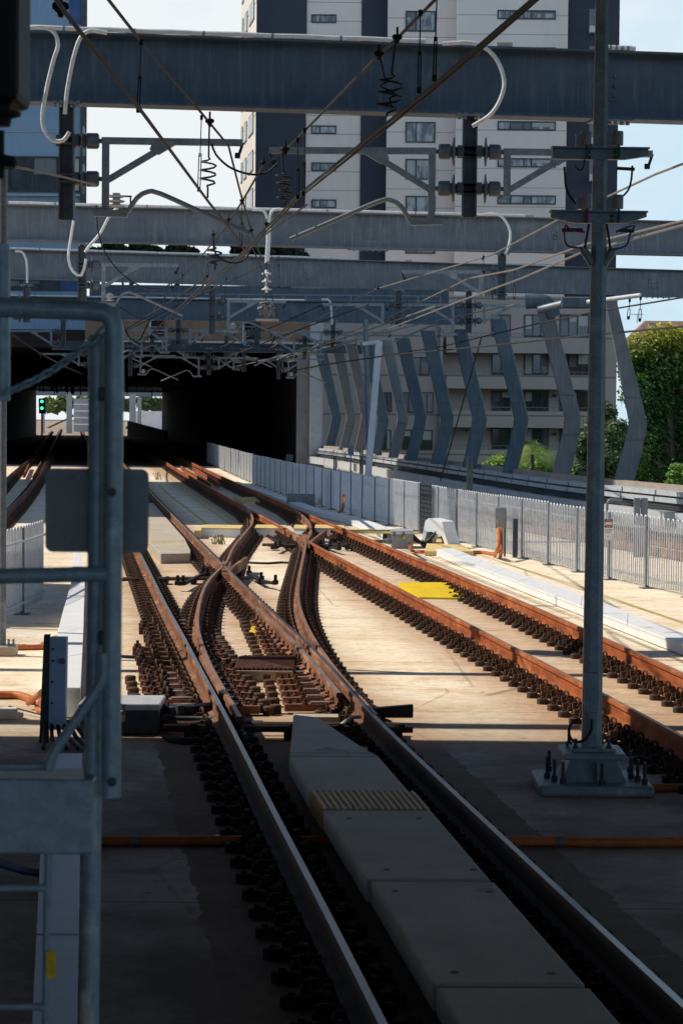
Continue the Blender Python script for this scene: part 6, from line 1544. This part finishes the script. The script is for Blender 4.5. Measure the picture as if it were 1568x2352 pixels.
# podium with balconies
YP = 168; cx = lambda x, y: z4(x, y)
pd = thing('apartment_block', 'lower cream apartment block with stacked balconies behind the bent columns', 'building', Vector((P(1100, 900, YP).x, YP, -5.5)))
a = P(*z4(160, 60), YP); b = P(*z4(586, 900), YP)
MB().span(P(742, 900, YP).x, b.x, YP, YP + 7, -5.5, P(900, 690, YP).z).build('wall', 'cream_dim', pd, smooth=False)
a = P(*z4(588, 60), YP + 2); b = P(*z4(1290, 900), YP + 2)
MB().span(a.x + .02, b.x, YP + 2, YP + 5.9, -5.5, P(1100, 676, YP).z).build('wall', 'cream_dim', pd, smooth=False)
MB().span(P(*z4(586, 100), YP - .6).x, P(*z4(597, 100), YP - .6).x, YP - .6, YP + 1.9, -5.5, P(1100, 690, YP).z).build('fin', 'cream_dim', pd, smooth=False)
for (x0, x1, y0, y1, mu) in ((468, 540, 312, 386, (.5,)), (432, 480, 455, 538, (.5,)), (505, 555, 455, 538, (.5,)), (430, 552, 607, 690, (.3, .65)), (350, 388, 455, 535, (.5,)), (272, 300, 460, 530, ()), (345, 385, 607, 690, (.5,)), (285, 330, 330, 385, ())):
    window(pd, *z4(x0, y0)[:1], *z4(x1, y1)[:1], z4(x0, y0)[1], z4(x1, y1)[1], YP, mu, 'glass_dark', 2.2)
for k, (yt, yb2) in enumerate(((230, 300), (385, 445), (530, 602), (686, 750))):
    a = P(*z4(608, yt), YP); b = P(*z4(1190, yb2), YP)
    bl_ = MB().span(a.x, b.x, YP - .4, YP + 1.95, b.z, a.z).build('balcony', 'cream_dim', pd, smooth=False)
    mb = MB(); ra, rb_ = P(*z4(608, yt - 16), YP - .35), P(*z4(1190, yt - 16), YP - .35)
    mb.bar(Vector((ra.x, YP - .35, ra.z)), Vector((rb_.x, YP - .35, ra.z)), .05, .05)
    for j in range(20): x = ra.x + (rb_.x - ra.x) * j / 19; mb.bar(Vector((x, YP - .35, a.z)), Vector((x, YP - .35, ra.z)), .03, .03)
    mb.build('handrail', 'galv', bl_, smooth=False)
for (yt, yb2) in ((140, 232), (296, 385), (450, 532), (600, 688)):
    for x0, x1, mu in ((792, 868, (.5,)), (924, 1022, (.35, .68)), (1068, 1186, (.3, .6))):
        ya, yb3 = z4(x0, yt)[1], z4(x0, yb2)[1]
        window(pd, z4(x0, 0)[0], z4(x1, 0)[0], ya, yb3, YP + 2, mu, 'glass_dark', 2.4)
for x, y in ((1047, 318), (1047, 470), (1047, 625), (690, 610)):
    a = P(*z4(x, y), YP + 1.95); MB().lathe(a, (0, -1, 0), [(.12, 0), (.12, .2)], 10).build('wall_lamp', 'galv_dark', pd)

# house roof behind trees
Yh = 140; b0 = thing('house', 'red-brown tiled roof with a chimney behind the large tree', 'house', Vector((P(1510, 790, Yh).x, Yh, -5.5)))
a = P(1442, 790, Yh); b = P(1640, 790, Yh); ap = P(1490, 737, Yh + 3); ap2 = P(1640, 740, Yh + 3)
MB().span(a.x + 1.2, b.x, Yh + .3, Yh + 6, -5.5, a.z).build('wall', 'wood', b0, smooth=False)
rf = MB().hexa([Vector((a.x, Yh, a.z)), Vector((b.x, Yh, a.z)), Vector((b.x, Yh + 6, a.z)), Vector((a.x, Yh + 6, a.z))], [Vector((ap.x - .3, Yh + 2.9, ap.z)), Vector((b.x, Yh + 2.9, ap.z)), Vector((b.x, Yh + 3.1, ap.z)), Vector((ap.x - .3, Yh + 3.1, ap.z))]).build('roof', 'tile', b0, smooth=False)
c = P(1496, 790, Yh - .2); MB().box(c + Vector((0, 0, .5)), (.45, .45, 1.6)).build('chimney', 'lichen', rf, smooth=False)
c = P(1462, 742, Yh + 2); mb = MB(); mb.tube([c, c + Vector((0, 0, .55))], .02, 5)
for k in range(5): mb.tube([c + Vector((-.35 + .17 * k, 0, .42 + .08)), c + Vector((-.35 + .17 * k, 0, .62))], .012, 4)
mb.tube([c + Vector((-.4, 0, .55)), c + Vector((.4, 0, .55))], .014, 5); mb.build('aerial', 'wire', rf)

# ------------------------------------------------------------------ blue-grey building at left
Yb = 132
bb = thing('office_block', 'blue-grey clad building in shade at the upper left with dark window bands', 'building', Vector((P(100, 700, Yb).x, Yb, 0)))
xr_ = P(199, 400, Yb).x; zlow = P(100, 770, Yb).z
zt2 = P(100, -200, Yb).z; kx = (Yb + 30) / Yb; q_ = [(-62, Yb), (xr_, Yb), (xr_ * kx - .6, Yb + 30), (-75, Yb + 30)]
MB().hexa([(x, y, zlow) for x, y in q_], [(x, y, zt2) for x, y in q_]).build('wall', 'bluewall', bb, smooth=False)
MB().span(-62, P(193, 780, Yb).x, Yb - .3, Yb + 5, P(100, 803, Yb).z, zlow - .005).build('soffit_fascia', 'wood', bb, smooth=False)
a = P(160, -100, Yb); b = P(198, 55, Yb); MB().span(a.x, b.x, Yb - .1, Yb - .003, b.z, a.z).build('blue_panel', 'bluestripe', bb, smooth=False)
a = P(139, 640, Yb); b = P(198, 668, Yb); MB().span(a.x, b.x, Yb - .1, Yb - .003, b.z, a.z).build('blue_panel', 'bluestripe', bb, smooth=False)
a = P(188, -100, Yb); b = P(199, 480, Yb); MB().span(a.x, b.x, Yb - .2, Yb - .004, b.z, a.z).build('corner_pilaster', 'galv_dark', bb, smooth=False)
for y0, y1, x0, x1 in ((358, 442, -60, 186), (640, 668, -60, 138)):
    window(bb, x0, x1, y0, y1, Yb, (.33, .55, .78), 'glass_dark', 4)
for y in (300, 540): 
    a = P(-60, y, Yb); b = P(186, y + 5, Yb); MB().span(a.x, b.x, Yb - .06, Yb - .002, b.z, a.z).build('ledge', 'panel_white', bb, smooth=False)
a = P(-60, 445, Yb); b = P(186, 452, Yb); MB().span(a.x, b.x, Yb - .3, Yb - .002, b.z, a.z).build('sill', 'panel_white', bb, smooth=False)

# ------------------------------------------------------------------ the station around the camera (out of the frame, throws the shade)
k = 1 / math.tan(SUN_EL)
edgeY = G(1000, 1700, 0).y
hs = 8.7; sh = hs * k * math.cos(SUN_AZ)
b0 = thing('station_canopy', 'wide station roof over the near tracks behind the camera', 'canopy', (0, 0, hs))
MB().span(-40, 34, -30, edgeY + sh, hs, hs + .8).build('roof', 'deck', b0, smooth=False)
for yy, hh_ in ((G(1000, 1550, 0).y, .22), (G(1000, 1672, 0).y, .30)): MB().span(-40, 34, yy + sh, yy + sh + hh_, hs - .05, hs + .2).build('added_bar', 'galv', b0, smooth=False)  # added bars, unseen, placed to throw the two cross shadows
for x in (-38, -26, 26, 33): MB().span(x, x + .3, edgeY + sh + .003, G(1000, 1550, 0).y + sh - .003, hs, hs + .18).build('added_bar', 'galv', b0, smooth=False)  # carriers for the added shadow bars
for x in (-9.5, 9.5):
    for y in (-6, 6): MB().box((x, y, hs / 2), (.6, .6, hs)).build('pillar', 'deck_grey', b0, smooth=False)
MB().span(-12.5, -12.01, -30, 18.5, 0, hs - .01).build('side_wall', 'deck', b0, smooth=False)
MB().span(-12, 6, -30, 3.2, 0, 1.3).build('platform', 'block', smooth=False, kind='structure')
# blocks added left of the tracks, unseen, placed to throw shade
b0 = thing('shade_block', 'unseen tall block added left of the tracks to shade them', 'building', (-30, 84, 0))
MB().span(-44, -20, 68, 100, 0, 33).build('wall', 'bluewall', b0, smooth=False)
b0 = thing('shade_box', 'unseen box added left of the tracks to shade the slab', 'shade box', (-12, 35, 0))  # added box, unseen, only there to throw shade
MB().span(-14, -8.2, 31.5, 39, 0, 4.6).build('wall', 'deck_grey', b0, smooth=False)
